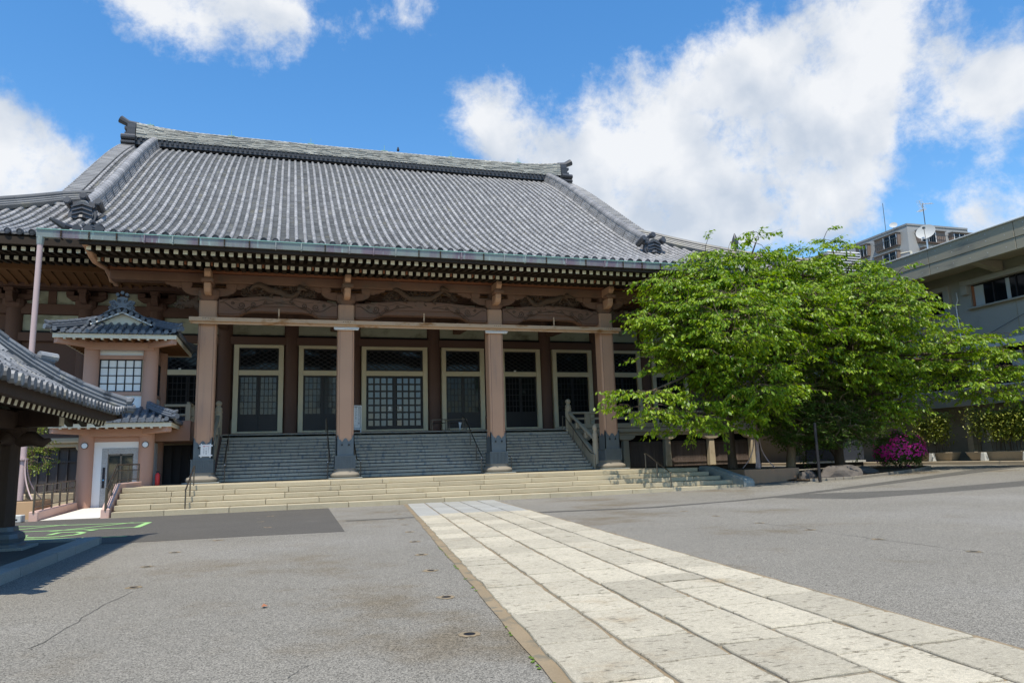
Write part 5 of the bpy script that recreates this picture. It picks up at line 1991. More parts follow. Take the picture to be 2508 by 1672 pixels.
def ramp_and_rails():
    # pale ramp between low pink walls
    MB().add([(-6.45, 23.9, .012), (-4.98, 23.9, .012), (-4.98, 28.75, .1), (-6.45, 28.75, .1), (-6.45, 28.75, -.1), (-4.98, 28.75, -.1)], [(0, 1, 2, 3), (3, 2, 5, 4)]).raw('ramp', 'rampfloor', kind='structure')

    def fence(label, pts, wallh, top, group, name='ramp_railing', bars=True, wall=True, mat_='steel'):
        t = thing(name, label, 'railing', pts[0], group)
        for i in range(len(pts)-1):
            a, b = Vector(pts[i]), Vector(pts[i+1])
            z = Vector((0, 0, 1))
            if wall:
                d = (b-a).normalized()
                n = Vector((-d.y, d.x, 0)).normalized()*.11
                w = MB()
                vs = []
                for p in (a, b):
                    base = Vector((p.x, p.y, -.05))
                    for q_ in (base-n, base+n, p+z*wallh+n, p+z*wallh-n):
                        vs.append(tuple(q_))
                w.add(vs, [(0, 1, 2, 3), (7, 6, 5, 4), (0, 4, 5, 1), (1, 5, 6, 2), (2, 6, 7, 3), (3, 7, 4, 0)])
                w.build('low_wall', 'pinkcurb', t, bevel=.015)
            L_ = (b-a).length
            n = max(1, int(round(L_/.95)))
            for k in range(n+1):
                if k == 0 and i > 0:
                    continue
                p = a+(b-a)*k/n
                MB().tube([p+z*(wallh-.03), p+z*(wallh+top)], .026, 8).build('post', mat_, t, smooth=.8)
            MB().tube([a+z*(wallh+top), b+z*(wallh+top)], .024, 8).build('rail', mat_, t, smooth=.8)
            for f in (.70, .16):
                MB().tube([a+z*(wallh+top*f), b+z*(wallh+top*f)], .015, 6).build('rail', mat_, t, smooth=.8)
            if bars:
                m = MB()
                nb = int(L_/.13)
                for k in range(1, nb):
                    p = a+(b-a)*k/nb
                    m.tube([p+z*(wallh+top*.16), p+z*(wallh+top*.70)], .007, 5)
                m.raw('bars', mat_, t)
    fence('low pink wall with steel railing along the left side of the pale ramp', [(-6.6, 23.85, .0), (-6.72, 28.5, .06)], .26, .72, 'ramp railings')
    fence('stepped pink wall with steel railing between ramp and front steps', [(-4.8, 23.75, .05), (-4.83, 24.0, .06), (-4.98, 26.0, .72), (-4.75, 28.3, .74)], .2, .58, 'ramp railings')
    fence('white pipe barrier left of the ramp by the dark hut post', [(-11, 23.3, 0), (-7.25, 23.6, 0)], 0, .95, None, 'pipe_barrier', False, False, 'steel_white')
    b = MB().box(-7.12, -6.78, 23.5, 23.85, 0, .2)
    o = b.build('concrete_block', 'concrete_light', bevel=.02)
    tag(o, 'pale concrete block with a slot at the end of the pink ramp wall', 'block')
    MB().box(-7.03, -6.87, 23.495, 23.51, .06, .1).raw('slot', 'black', o)


ramp_and_rails()


def drain_post(x, y, zb, ztop, label, box, boxmat, boxlabel):
    t = thing('drain_post', label, 'post', (x, y, zb), group='pink drain posts at the gutter ends')
    MB().tube([(x, y, zb), (x, y, ztop)], .085, 12).build('pipe', 'pinkpole', t, smooth=.8)
    MB().tube([(x, y, zb+1.2), (x, y, zb+1.26)], .14, 14).build('collar', 'pinkpole', t)
    MB().tube([(x, y, ztop-.02), (x, y, ztop+.25)], [.095, .12], 10).build('joint', 'copper', t)
    for k in range(4):
        a = PI/4+k*PI/2
        c, s_ = math.cos(a), math.sin(a)
        pts = []
        for j in range(9):
            f = j/8
            rr = .12+.5*f**2.4
            pts.append((x+c*rr, y+s_*rr, zb+1.2*(1-f)+.02))
        MB().tube(pts, .02, 6).build('strut', 'pinkpole', t, smooth=.8)
    x0, x1, y0, y1, z1 = box
    b = MB().box(x0, x1, y0, y1, gz(x0)-.05, z1-.012).build('planter_box', boxmat, bevel=.012)
    tag(b, boxlabel, 'planter box')
    MB().box(x0+.03, x1-.03, y0+.03, y1-.03, z1-.011, z1).raw('box_top', 'soil', b)


drain_post(-7.57, 26.0, .52, 8.52, 'tall pink drain post rising past the left eave to the gutter', (-8.5, -6.95, 25.1, 27.0, .52), 'tanbox', 'orange-tan block base under the left drain post')
drain_post(18.42, 26.0, .66, 8.52, 'pink drain post with flared struts standing among the tree leaves', (17.0, 19.5, 24.9, 27.1, .66), 'brownbox', 'brown block base under the right drain post beside the steps')

# ================================================================== HUT


def hut():
    t = thing('pavilion', 'dark timber pavilion with a weathered tiled hip roof at the left edge', 'pavilion', (-6.65, 12.25, .1))
    x0, x1, y0, y1 = -10.3, -3.0, 8.6, 15.9
    ez = 2.34
    rf = small_hip_roof(t, x0, x1, y0, y1, ez, 2.55, 2.05, .235, .062, 'tile_old', curve=.3, tl=.24)
    # top ridge box and upper part
    MB().box(x0+2.4, x1-2.4, y0+2.4, y1-2.4, ez+1.7, ez+2.1).tube([(x0+2.2, 12.25, ez+2.2), (x1-2.2, 12.25, ez+2.2)], .16, 8).raw('ridge', 'tile_old', t)
    # second-stage hip ornament on the visible corner
    for (cx_, cy_, s_, s2) in ((x1, y1, -1, -1), (x1, y0, -1, 1)):
        p = Vector((cx_+s_*1.15, cy_+s2*1.15, ez+.62))
        m = MB()
        for k in range(3):
            m.tube([p+Vector((-s_*.16, -s2*.16, .1+.1*k-.02)), p+Vector((s_*.1, s2*.1, .14+.1*k))], .065, 8)
        m.tube([p+Vector((-s_*.2, -s2*.2, .36)), p+Vector((s_*.02, s2*.02, .38))], .08, 8)
        m.raw('corner_ornament', 'tile_old', t)
    # eave boards, rafters with pale ends
    e = MB()
    for k, (a, b) in enumerate((((x1-.12, y0), (x1-.12, y1)), ((x0+.12, y0), (x0+.12, y1)), ((x0, y1-.12), (x1, y1-.12)), ((x0, y0+.12), (x1, y0+.12)))):
        n = 10
        for i in range(n):
            pa = [a[j]+(b[j]-a[j])*i/n for j in (0, 1)]
            pb = [a[j]+(b[j]-a[j])*(i+1)/n for j in (0, 1)]
            up0 = .10*max(0, abs(2*i/n-1)-.7)**2/.09
            up1 = .10*max(0, abs(2*(i+1)/n-1)-.7)**2/.09
            e.bar((pa[0], pa[1], ez-.09+up0), (pb[0], pb[1], ez-.09+up1), .1, .14)
    ev = e.raw('eave_board', 'hutwood', t)
    MB().box(x0+.7, x1-.7, y0+.7, y1-.7, ez+.2, ez+.24).raw('soffit', 'hutwood', t)
    u = MB()
    u.box(0, 1.6, -.045, .045, -.1, 0, 0)
    u.box(-.006, .0, -.044, .044, -.099, -.001, 1)
    rm = u.mesh('rafter', ['hutwood', 'rafter_end'])
    n = int((y1-y0-.4)/.232)
    for i in range(n+1):
        y = y0+.2+i*.232
        place('rafter', rm, ev, loc=(x1-.22, y, ez-.12), rot=(0, R(-13), PI))
    for i in range(n+1):
        x = x0+.2+i*.232
        place('rafter', rm, ev, loc=(x, y1-.22, ez-.12), rot=(0, R(-13), -PI/2))
    # beams and posts
    bx = (-9.0, -4.35)
    by = (10.2, 14.2)
    for x in bx:
        MB().box(x-.13, x+.13, y0+.75, y1-.75, 2.0, 2.3).build('beam', 'hutwood', t, bevel=.02)
    for y in by:
        MB().box(x0+.75, x1-.62, y-.12, y+.12, 2.05, 2.34).build('cross_beam', 'hutwood', t, bevel=.02)
    MB().box(x1-.621, x1-.60, by[1]-.11, by[1]+.11, 2.06, 2.33).raw('beam_end', 'rafter_end', t)
    MB().box(-4.35-.1, -4.35+.1, y1-.749, y1-.735, 2.01, 2.29).raw('beam_end', 'rafter_end', t)
    for x in bx:
        for y in by:
            p = MB().lathe([(.155, .42), (.15, 2.0)], (x, y), 8, 0, 6).build('post', 'hutwood', t, smooth=.5)
            MB().lathe([(.24, .30), (.24, .26), (.2, .42)][::-1], (x, y), 8, 0, 6)
            MB().lathe([(.30, .1), (.30, .17), (.27, .19), (.29, .26), (.27, .33), (.2, .37), (.19, .44)], (x, y), 16, 0, 6).build('post_base', 'metalsheath', p, smooth=.5)
            MB().box(x-.42, x+.42, y-.42, y+.42, .06, .13).build('base_slab', 'granite_kerb', p, bevel=.01)
            MB().lathe([(.16, 1.86), (.25, 1.95), (.25, 2.04)], (x, y), 12, 0, 6).build('capital', 'hutwood', p)
            # carved nose
            m = MB()
            m.tube([(x+.1, y, 1.84), (x+.34, y-.02, 1.86), (x+.5, y-.02, 1.78), (x+.6, y-.02, 1.84)], [.13, .12, .08, .03], 8)
            m.tube([(x, y-.1, 1.84), (x, y-.36, 1.86), (x, y-.5, 1.78)], [.12, .11, .04], 8)
            m.build('carved_nose', 'hutwood', p, smooth=.8)
    # stone water basin below the roof, mostly out of frame
    MB().box(-7.6, -5.9, 11.3, 13.2, .1, .75).build('basin', 'granite_kerb', t, bevel=.03)
    # floor and kerb stones
    MB().add([(-10.2, 8.9, .085), (-3.4, 8.9, .085), (-3.4, 15.05, .085), (-10.2, 15.05, .085)], [(0, 1, 2, 3)]).raw('hut_floor', 'asphalt_dark', kind='structure')
    k = thing('kerb', 'grey granite kerb edging the pavilion floor in the shade', 'kerb', (-3.2, 12, 0))
    y = 8.6
    q = random.Random(8)
    while y < 15.3:
        y2 = min(y+q.choice([1.0, 1.35, 1.6]), 15.32)
        MB().box(-3.42, -3.12, y+.004, y2-.004, -.05, .13+q.uniform(-.003, .003)).build('kerb_stone', 'granite_kerb', k, bevel=.012, seg=2)
        y = y2
    x = -3.43
    while x > -10:
        MB().box(x-1.3, x-.006, 15.03, 15.32, -.05, .128).build('kerb_stone', 'granite_kerb', k, bevel=.012)
        x -= 1.31


hut()

# ================================================================== TREES


def leaf(mb, p, d, n, ln, w):
    """folded leaf: base p, direction d, blade normal n"""
    sd = d.cross(n)
    if sd.length < 1e-4:
        return
    sd.normalize()
    tip = p+d*ln
    mid = p+d*(ln*.45)+n*(-ln*.08)
    o = len(mb.v)
    mb.v.extend([tuple(p), tuple(mid+sd*w), tuple(tip-n*(ln*.12)), tuple(mid-sd*w)])
    mb.f.extend([(o, o+1, o+2), (o, o+2, o+3)])
    mb.m.extend([0, 0])


def tree(name, label, base, trunk, blobs, ntip, nleaf, size, lm, bark, seed, group=None, droop=.6, hollow=.45, rtrunk=.2, sprays=.75, twigs=True, front=0, layer=0):
    q = random.Random(seed)
    t = thing(name, label, 'tree', base, group)
    if front:
        blobs = blobs+[((c[0]-.2, c[1]-r[1]*.9-front, c[2]-.25*front), (r[0]*.75, r[1]*.8, r[2]*.7)) for c, r in blobs if min(r) > 1.15]
    wood = MB()
    tp = [Vector(p) for p in trunk]
    wood.tube(tp, [rtrunk*(1.25 if i == 0 else 1)*(1-.45*i/len(tp)) for i in range(len(tp))], 9)
    nodes = []
    top = tp[-1]
    for i, p in enumerate(tp[1:]):
        nodes.append((p, rtrunk*.5))
    tot = sum(b[1][0]*b[1][1]*b[1][2] for b in blobs)
    limbs = []
    for (c, r) in blobs:
        c = Vector(c)
        st = min(tp[len(tp)//2:], key=lambda p: (p-c).length)
        m1 = st.lerp(c, .35)+Vector((q.uniform(-.3, .3), q.uniform(-.3, .3), .25))
        m2 = st.lerp(c, .7)+Vector((q.uniform(-.3, .3), q.uniform(-.3, .3), .2))
        e = c+Vector((0, 0, .2))
        pts = [st, st.lerp(m1, .5), m1, m1.lerp(m2, .5), m2, m2.lerp(e, .5), e]
        wood.tube(pts, [rtrunk*.55*(1-.75*k/6) for k in range(7)], 7)
        nodes += [(p, .05) for p in pts[2:]]
    lv = MB()
    Z = Vector((0, 0, 1))
    for (c, r) in blobs:
        c = Vector(c)
        k = max(6, int(ntip*(r[0]*r[1]*r[2])**.72/sum((b[1][0]*b[1][1]*b[1][2])**.72 for b in blobs)))
        mine = [n_ for n_ in nodes if (n_[0]-c).length < max(r)*1.3] or nodes
        tips = []
        for _ in range(k):
            while True:
                u = Vector((q.uniform(-1, 1), q.uniform(-1, 1), q.uniform(-1, 1)))
                if hollow < u.length < 1:
                    break
            if q.random() < .16:
                u = u.normalized()*q.uniform(1.05, 1.3)
            tip = c+Vector((u.x*r[0], u.y*r[1], u.z*r[2]))
            if layer:
                ph = math.sin(tip.x*.7+seed)*.5+math.sin(tip.y*.9)*.4
                tip.z += ((round(tip.z/layer+ph)-ph)*layer-tip.z)*.45
            if tip.z > .4:
                tips.append(tip)
        lim = [n_[0] for n_ in mine]
        tips.sort(key=lambda p: min((p-n_).length_squared for n_ in lim))
        grown = list(lim)
        for tip in tips:
            near = min(grown, key=lambda n_: (n_-tip).length_squared)
            grown.append(tip)
            out = (tip-near)
            out.z *= .3
            if out.length < .05:
                out = Vector((q.uniform(-1, 1), q.uniform(-1, 1), .1))
            out.normalize()
            m = near.lerp(tip, .55)+Vector((q.uniform(-.05, .05), q.uniform(-.05, .05), .04))
            L_ = sprays*q.uniform(.6, 1.25)
            dr = out+Vector((q.uniform(-.5, .5), q.uniform(-.5, .5), q.uniform(-.16, .10)))
            dr.normalize()
            end = tip+dr*L_-Z*(.12*L_)
            if twigs:
                wood.tube([near, m, tip, end], [.016, .013, .010, .003], 3, caps=False)
            for j in range(nleaf):
                f = (j+q.random())/nleaf
                p = tip.lerp(end, f)+Vector((0, 0, -.1*L_*f*f))
                p += Vector((q.gauss(0, .07), q.gauss(0, .07), q.gauss(0, .025)))
                sg = 1 if j % 2 else -1
                sd = dr.cross(Z).normalized()
                d = (sd*sg*q.uniform(.2, 1)+dr*q.uniform(.2, .9)-Z*q.uniform(.1, 1.3)*droop).normalized()
                nrm = (Z+Vector((q.uniform(-.7, .7), q.uniform(-.7, .7), 0))).normalized()
                nrm = (nrm-d*nrm.dot(d))
                if nrm.length < .05:
                    continue
                nrm.normalize()
                ln = size*q.uniform(.65, 1.2)
                leaf(lv, p, d, nrm, ln, ln*.25)
    wood.build('trunk', bark, t, smooth=.9)
    lv.raw('crown', lm, t)
    return t


tree('cherry_tree', 'leafy green cherry tree hanging over the right end of the steps', (18.3, 27.6, .15),
     [(18.3, 27.6, .05), (18.2, 27.5, 1.2), (18.0, 27.2, 2.4), (17.8, 26.8, 3.8), (17.4, 26.2, 5.2)],
     [((15.98, 25.5, 6.3), (2.2, 2.2, 1.9)), ((14.3, 24.8, 6.3), (1.1, 1.2, .8)), ((14.7, 25, 7.75), (.9, 1.0, .55)), ((12.6, 24.0, 3.35), (1.25, .9, .38)), ((14.4, 24.3, 2.75), (1.7, .9, .5)),
      ((14.6, 24.6, 4.9), (1.2, 1.1, .6)), ((17.4, 25.6, 8.3), (1.9, 1.6, 1.0)), ((15.6, 25.2, 8.3), (1.2, 1.2, .7)), ((18.85, 25.5, 9.8), (.45, .5, .9)), ((17.0, 25.6, 9.2), (1.1, 1.1, .6)), ((19.6, 25.8, 8.9), (1.3, 1.3, .7)), ((13.7, 24.7, 5.3), (.9, .8, .25)), ((13.6, 24.8, 6.7), (.8, .8, .25)), ((14.2, 24.9, 7.9), (.8, .8, .35)), ((17.2, 25.0, 4.0), (1.6, 1.4, 1.2)), ((19.4, 25.8, 6.6), (1.9, 1.8, 2.0)), ((16.2, 24.6, 4.6), (1.6, 1.2, 1.0)), ((15.9, 24.2, 2.75), (1.3, .8, .45)), ((17.5, 24.5, 2.9), (1.0, .8, .6))],
     2050, 25, .185, 'leaf', 'bark', 21, front=.5, layer=.85, hollow=.45, droop=.9, sprays=.85, group='cherry trees right of the steps')
tree('cherry_tree', 'broad green cherry tree spreading in front of the concrete building', (23.4, 27.0, .3),
     [(23.5, 27.2, .1), (23.3, 27.0, 1.0), (23.2, 26.8, 2.0), (23.4, 26.5, 3.4), (23.3, 26.3, 5.0)],
     [((23.1, 26, 7.2), (2.4, 2.2, 1.9)), ((26.1, 25, 5.7), (2.1, 1.9, 1.15)), ((27.7, 23.6, 5.0), (1.7, 1.4, .9)), ((28.5, 22.6, 4.55), (1.1, 1.0, .55)), ((25.0, 25.2, 4.2), (1.9, 1.6, 1.0)), ((28.0, 23.2, 3.7), (1.4, 1.2, .5)),
      ((22.2, 26.2, 5.4), (2.0, 1.8, 1.6)), ((24.9, 25.9, 8.1), (1.5, 1.4, .9)), ((21.0, 26, 8.0), (1.5, 1.4, 1.1)), ((23.2, 26, 10.0), (.5, .5, .9)), ((21.5, 26, 9.3), (1.3, 1.2, .6)), ((25.2, 25.6, 8.2), (.9, .9, .45)), ((23.6, 25.6, 9.0), (1.2, 1.1, .5)), ((23.8, 24.8, 3.0), (1.2, 1.0, .5))],
     2100, 25, .185, 'leaf', 'bark', 22, front=.5, layer=.85, hollow=.45, droop=.9, sprays=.85, group='cherry trees right of the steps')
tree('evergreen_tree', 'dense dark evergreen tree low between the two cherry trees', (20.1, 26.3, .18),
     [(20.0, 26.1, .1), (20.05, 26.1, .7), (20.0, 25.9, 1.5), (20.1, 25.7, 2.4)],
     [((20.3, 25.4, 3.6), (1.7, 1.3, 1.5)), ((19.3, 25.2, 2.5), (1.1, 1.0, .8)), ((21.3, 25.3, 2.9), (1.3, 1.1, 1.0)), ((20.3, 25.2, 2.2), (1.5, 1.0, .6)), ((22.6, 25.9, 3.6), (1.2, 1.1, .9)), ((21.2, 24.6, 2.0), (1.3, .7, .6)), ((22.6, 25.0, 2.4), (1.0, .8, .6)), ((19.2, 24.8, 3.4), (.9, .8, .8))],
     1900, 28, .105, 'leaf_dark', 'bark_light', 23, droop=.25, sprays=.4, rtrunk=.22, hollow=.6)
tree('slender_tree', 'slender curved tree leaning left behind the rocks', (24.6, 28.6, .3),
     [(24.9, 28.6, .2), (24.5, 28.5, .9), (24.0, 28.4, 1.5), (23.7, 28.3, 2.4)],
     [((23.4, 28.0, 3.2), (1.3, 1.0, .8))], 160, 20, .13, 'leaf_dark', 'bark', 24, rtrunk=.12)
tree('added_dark_tree', 'added dark leafy tree that darkens the gap behind the azalea and trunks', (26.3, 30.6, .35),  # tree added to darken the bright gap behind the trunks
     [(26.3, 30.6, .2), (26.2, 30.5, 1.2), (26.3, 30.4, 2.4)],
     [((25.4, 30.2, 2.9), (1.9, 1.2, 1.5)), ((27.6, 30.6, 3.2), (1.7, 1.2, 1.6)), ((29.2, 31.0, 3.6), (1.2, 1.0, 1.4)), ((24.0, 29.8, 2.2), (1.2, 1.0, 1.1)), ((22.4, 29.6, 3.2), (1.4, 1.0, 1.4))], 700, 26, .13, 'leaf_dark', 'bark', 27, rtrunk=.16, hollow=.3, droop=.4, sprays=.6)
tree('garden_tree', 'small leafy tree behind the left drain post', (-8.3, 28.6, .1),
     [(-8.1, 28.6, .1), (-8.12, 28.6, 1.2), (-8.05, 28.6, 2.2), (-8.1, 28.6, 3.0)],
     [((-8.1, 28.5, 2.95), (.5, .4, .3)), ((-7.8, 28.5, 2.25), (.5, .4, .25)), ((-8.5, 28.5, 1.95), (.55, .4, .3)), ((-7.7, 28.4, 1.65), (.45, .35, .2))],
     110, 18, .085, 'leaf_left', 'bark_light', 25, sprays=.3, rtrunk=.07)
tree('garden_shrub', 'yellow-green shrub at the far left beside the hut post', (-9.2, 28.2, .1),
     [(-9.2, 28.2, .1), (-9.2, 28.2, .8), (-9.15, 28.2, 1.2)],
     [((-9.2, 28.1, 1.6), (.8, .6, .8)), ((-8.8, 28.0, 1.2), (.5, .5, .5)), ((-10.2, 28.2, 1.6), (.9, .7, .8))],
     160, 20, .08, 'leaf_vine', 'bark', 26, sprays=.25, rtrunk=.05)


def azalea():
    q = random.Random(31)
    t = thing('azalea_bush', 'rounded azalea bush covered in magenta flowers', 'bush', (26.6, 26.9, .33))
    c = Vector((26.55, 26.9, 1.15))
    r = Vector((1.12, 1.0, .88))
    lv, fl, wd = MB(), MB(), MB()
    for k in range(9000):
        while True:
            u = Vector((q.gauss(0, 1), q.gauss(0, 1), q.gauss(0, 1))).normalized()
            if u.z > -.75:
                break
        lump = 1+.10*math.sin(u.x*7+1)*math.sin(u.y*6)+.07*math.sin(u.z*9+u.x*5)
        f = q.uniform(.72, 1.0)*lump
        p = c+Vector((u.x*r.x*f, u.y*r.y*f, u.z*r.z*f))
        d = (u+Vector((q.uniform(-1, 1), q.uniform(-1, 1), q.uniform(-.6, .8)))).normalized()
        n = u.cross(d)
        if n.length < .1:
            continue
        n = d.cross(n).normalized()
        leaf(lv, p, d, n, q.uniform(.05, .09), .018)
    for k in range(1100):
        u = Vector((q.gauss(0, 1), q.gauss(0, 1), abs(q.gauss(0, 1))*.9-.35)).normalized()
        lump = 1+.10*math.sin(u.x*7+1)*math.sin(u.y*6)+.07*math.sin(u.z*9+u.x*5)
        if math.sin(u.x*5+2)*math.sin(u.y*4+u.z*3) < -.35:
            continue
        p = c+Vector((u.x*r.x, u.y*r.y, u.z*r.z))*(lump*q.uniform(.97, 1.05))
        for j in range(5):
            a = 2*PI*j/5+q.random()
            s1 = u.cross(Vector((0, 0, 1)))
            s1 = s1.normalized() if s1.length > .1 else Vector((1, 0, 0))
            s2 = u.cross(s1)
            d = (s1*math.cos(a)+s2*math.sin(a)+u*.35).normalized()
            leaf(fl, p, d, u, .055, .02)
    for k in range(7):
        a = 2*PI*k/7
        wd.tube([(26.55+.1*math.cos(a), 26.9+.1*math.sin(a), .3), (26.55+.5*math.cos(a), 26.9+.5*math.sin(a), .85)], [.03, .015], 5)
    lv.raw('foliage', 'leaf_dark', t)
    fl.raw('blossom', 'flower', t, kind='stuff')
    wd.raw('stem', 'bark', t)


azalea()


def garden_bed():
    # planted bed under the trees with its low edging
    pts = [(18.9, 23.6), (20.3, 23.0), (22.5, 23.7), (25.4, 24.9), (27.4, 26.2), (28.2, 27.6), (27.6, 29.5), (24, 31), (19.6, 31), (18.9, 27)]
    mb = MB()
    c = (23, 27)
    n = len(pts)
    vs = [(c[0], c[1], gz(c[0])+.16)]+[(x, y, gz(x)+.05) for x, y in pts]
    mb.add(vs, [(0, 1+i, 1+(i+1) % n) for i in range(n)])
    struct(mb.raw('planting_bed', 'soil'))
    k = thing('bed_edging', 'low brick edging curving round the planting bed under the trees', 'edging', (24, 24, .2))
    q = random.Random(12)
    for i in range(n-4):
        a, b = Vector(pts[i]), Vector(pts[i+1])
        m = int((b-a).length/.28)
        for j in range(m):
            p, r = a+(b-a)*(j+.02)/m, a+(b-a)*(j+.98)/m
            z = gz(p.x)+.04
            MB().bar((p.x, p.y, z), (r.x, r.y, z), .11, .13).build('brick', 'basestone', k, bevel=.01)
    for (x, y, z, sx, sy, sz, lb, sd) in ((20.5, 23.75, .3, .95, .5, .42, 'large dark boulder lying along the planting bed edge', 1), (19.6, 24.6, .25, .35, .3, .32, 'small rounded rock left of the large boulder', 2), (22.9, 25.2, .3, .6, .5, .3, 'low dark rock at the foot of the broad cherry tree', 3)):
        bm = bmesh.new()
        bmesh.ops.create_icosphere(bm, subdivisions=3, radius=1)
        qq = random.Random(sd)
        from mathutils import noise as mn
        for v in bm.verts:
            d = 1+.28*mn.noise(v.co*1.6+Vector((sd*5, 0, 0)))+.1*mn.noise(v.co*4+Vector((sd*9, 0, 0)))
            v.co = Vector((v.co.x*sx*d, v.co.y*sy*d, max(-.3, v.co.z)*sz*d))
        me = bpy.data.meshes.new('rock')
        bm.to_mesh(me)
        bm.free()
        me.materials.append(MATS['rock'])
        tag(place('rock', me, loc=(x, y, z)), lb, 'rock')
    # dark slender post
    o = MB().tube([(18.75, 22.85, .1), (18.75, 22.85, 2.3)], .055, 8).build('dark_post', 'doorframe', smooth=.8)
    tag(o, 'thin dark metal post standing at the bed edge below the leaves', 'post')


garden_bed()

# ================================================================== RIGHT: CONCRETE BUILDING


def right_building():
    t = thing('concrete_building', 'board-marked concrete building with deep roof fascia at the right edge', 'building', (34, 25, .4))
    FX, WX = 30.5, 32.5
    YN, YF = 8.0, 48.0
    z0 = 9.75
    # roof fascia in two boarded bands, in bays
    y = YN
    ybays = [YN, 14.0, 18.6, 23.19, 27.75, 32.3, 36.9, 41.4, YF]
    for i in range(len(ybays)-1):
        a, b = ybays[i], ybays[i+1]
        f = MB().box(FX, FX+.3, a+.012, b-.012, 10.27, 11.0).build('fascia_upper', 'concrete', t, bevel=.012)
        MB().box(FX+.02, FX+.3, a+.012, b-.012, 9.72, 10.255).build('fascia_lower', 'concrete', t, bevel=.012)
        q = random.Random(i)
        m = MB()
        for k in range(5):
            yy = a+(b-a)*(k+.5)/5
            for zz in (9.95, 10.5, 10.82):
                m.tube([(FX-.004+(.02 if zz < 10.2 else 0), yy, zz), (FX+.01, yy, zz)], .022, 6)
        m.raw('form_hole', 'concrete_light', f)
    MB().box(FX-.06, FX+.5, YN, YF, 11.0, 11.06).build('coping', 'concrete_light', t, bevel=.01)
    MB().box(FX+.3, WX+8, YN, YF, 9.95, 10.9).raw('roof_slab', 'concrete', t)
    for k in range(9):
        yy = 12+k*4.56
        MB().prism([(FX+.3, 9.94), (WX, 9.94), (WX, 9.45), (FX+.3, 9.8)], 'XZ', yy-.2, yy+.2).raw('roof_rib', 'concrete', t)
    # upper wall with window strips
    w = MB()
    w.box(WX+.12, WX+.5, YN, YF, 6.3, 8.06).box(WX+.12, WX+.5, YN, YF, 9.2, 9.96)
    wins = [(10, 17), (20.5, 27.5), (28.9, 31.0), (33.5, 39.5), (41, 46)]
    edges = [YN]+[v for p in wins for v in p]+[YF]
    for i in range(0, len(edges), 2):
        w.box(WX+.12, WX+.5, edges[i], edges[i+1], 8.06, 9.2)
    w.raw('wall', 'concrete_wall', t)
    for (a, b) in wins:
        fr = MB()
        fr.box(WX-.1, WX+.12, a-.35, b+.35, 9.2, 9.45).box(WX-.1, WX+.12, a-.35, a, 8.5, 9.2).box(WX-.1, WX+.12, b, b+.35, 8.75, 9.2).box(WX-.12, WX+.12, a-.1, b+.1, 7.98, 8.06)
        f = fr.build('window', 'concrete_wall', t, bevel=.015)
        MB().box(WX+.3, WX+.31, a, b, 8.06, 9.2).raw('pane', 'glass_dark', f)
        m = MB()
        n = max(2, int((b-a)/1.15))
        for k in range(n+1):
            yy = a+(b-a)*k/n
            m.box(WX+.24, WX+.3, yy-.03, yy+.03, 8.06, 9.2)
        m.box(WX+.24, WX+.3, a, b, 8.06, 8.12).box(WX+.24, WX+.3, a, b, 9.14, 9.2)
        m.raw('mullion', 'doorframe', f)
        MB().box(WX+.285, WX+.299, b-.62, b-.12, 8.12, 9.14).raw('curtain', 'curtain', f)
        MB().box(WX+.285, WX+.299, b-2.0, b-1.8, 8.12, 9.14).raw('curtain', 'curtain', f)
        MB().box(WX+.2, WX+.29, b-.12, b-.04, 8.1, 9.16).raw('jamb', 'redwood', f)
    # mid band, first-floor glazing
    MB().box(WX+.02, WX+.5, YN, YF, 5.95, 6.28).build('mid_band', 'concrete_light', t, bevel=.01)
    for k in range(9):
        yy = 11.5+k*4.56
        MB().box(WX+.1, WX+.115, yy-.008, yy+.008, 6.3, 8.0).raw('wall_joint', 'concrete', t)
    g = MB().box(WX+.7, WX+.72, YN, YF, 4.2, 5.95)
    gl = g.raw('first_floor_glass', 'glass_dark', t)
    for k in range(28):
        yy = YN+.5+k*1.42
        MB().box(WX+.6, WX+.69, yy-.04, yy+.04, 4.2, 5.95).raw('mullion', 'doorframe', gl)
    for (a, b) in ((22.2, 23.4), (24.6, 26.2), (27.2, 28.6), (31, 33)):
        MB().box(WX+.62, WX+.68, a, b, 4.3, 5.7).raw('blind', 'curtain', gl)
    MB().box(WX-.3, WX+.5, YN, YF, 3.25, 4.05).build('lower_band', 'concrete', t, bevel=.012)
    MB().box(WX-.32, WX+.8, YN, YF, 4.06, 4.14).raw('ledge', 'concrete_light', t)
    # ground floor: recessed dark wall, columns, slatted screens
    MB().box(WX+1.2, WX+1.5, YN, YF, .4, 3.3).raw('ground_wall', 'shutter', t)
    for yy in (14.5, 19.1, 23.6, 28.7, 33.3, 37.9, 42.5):
        MB().box(WX+.25, WX+.75, yy-.17, yy+.17, .5, 3.25).build('column', 'concrete', t, bevel=.02)
    for (a, b) in ((19.6, 28.1), (29.3, 42)):
        s_ = MB()
        n = int((b-a)/.12)
        for k in range(n):
            yy = a+.12*k
            s_.box(WX+1.08, WX+1.18, yy, yy+.05, .6, 2.6)
        s_.raw('slat_screen', 'blackpanel', t, kind='stuff')
    MB().box(WX+.2, WX+.23, 27.4, 27.7, 1.5, 2.1).raw('wall_plate', 'white', t)
    MB().box(WX+.8, WX+8, YN, YF, .4, 10.2).raw('core', 'concrete_wall', t)
    # pavement kerb
    k = MB().box(31.3, 34.2, YN, YF, .3, .58).build('pavement', 'planter', bevel=.02)
    struct(k)
    # rain pipe and cables
    MB().tube([(WX+.05, 28.2, 9.0), (WX+.02, 28.15, 8.6), (WX+.02, 28.3, 8.3), (WX+.03, 28.25, 6.3)], .03, 6).raw('conduit', 'steel_white', t)
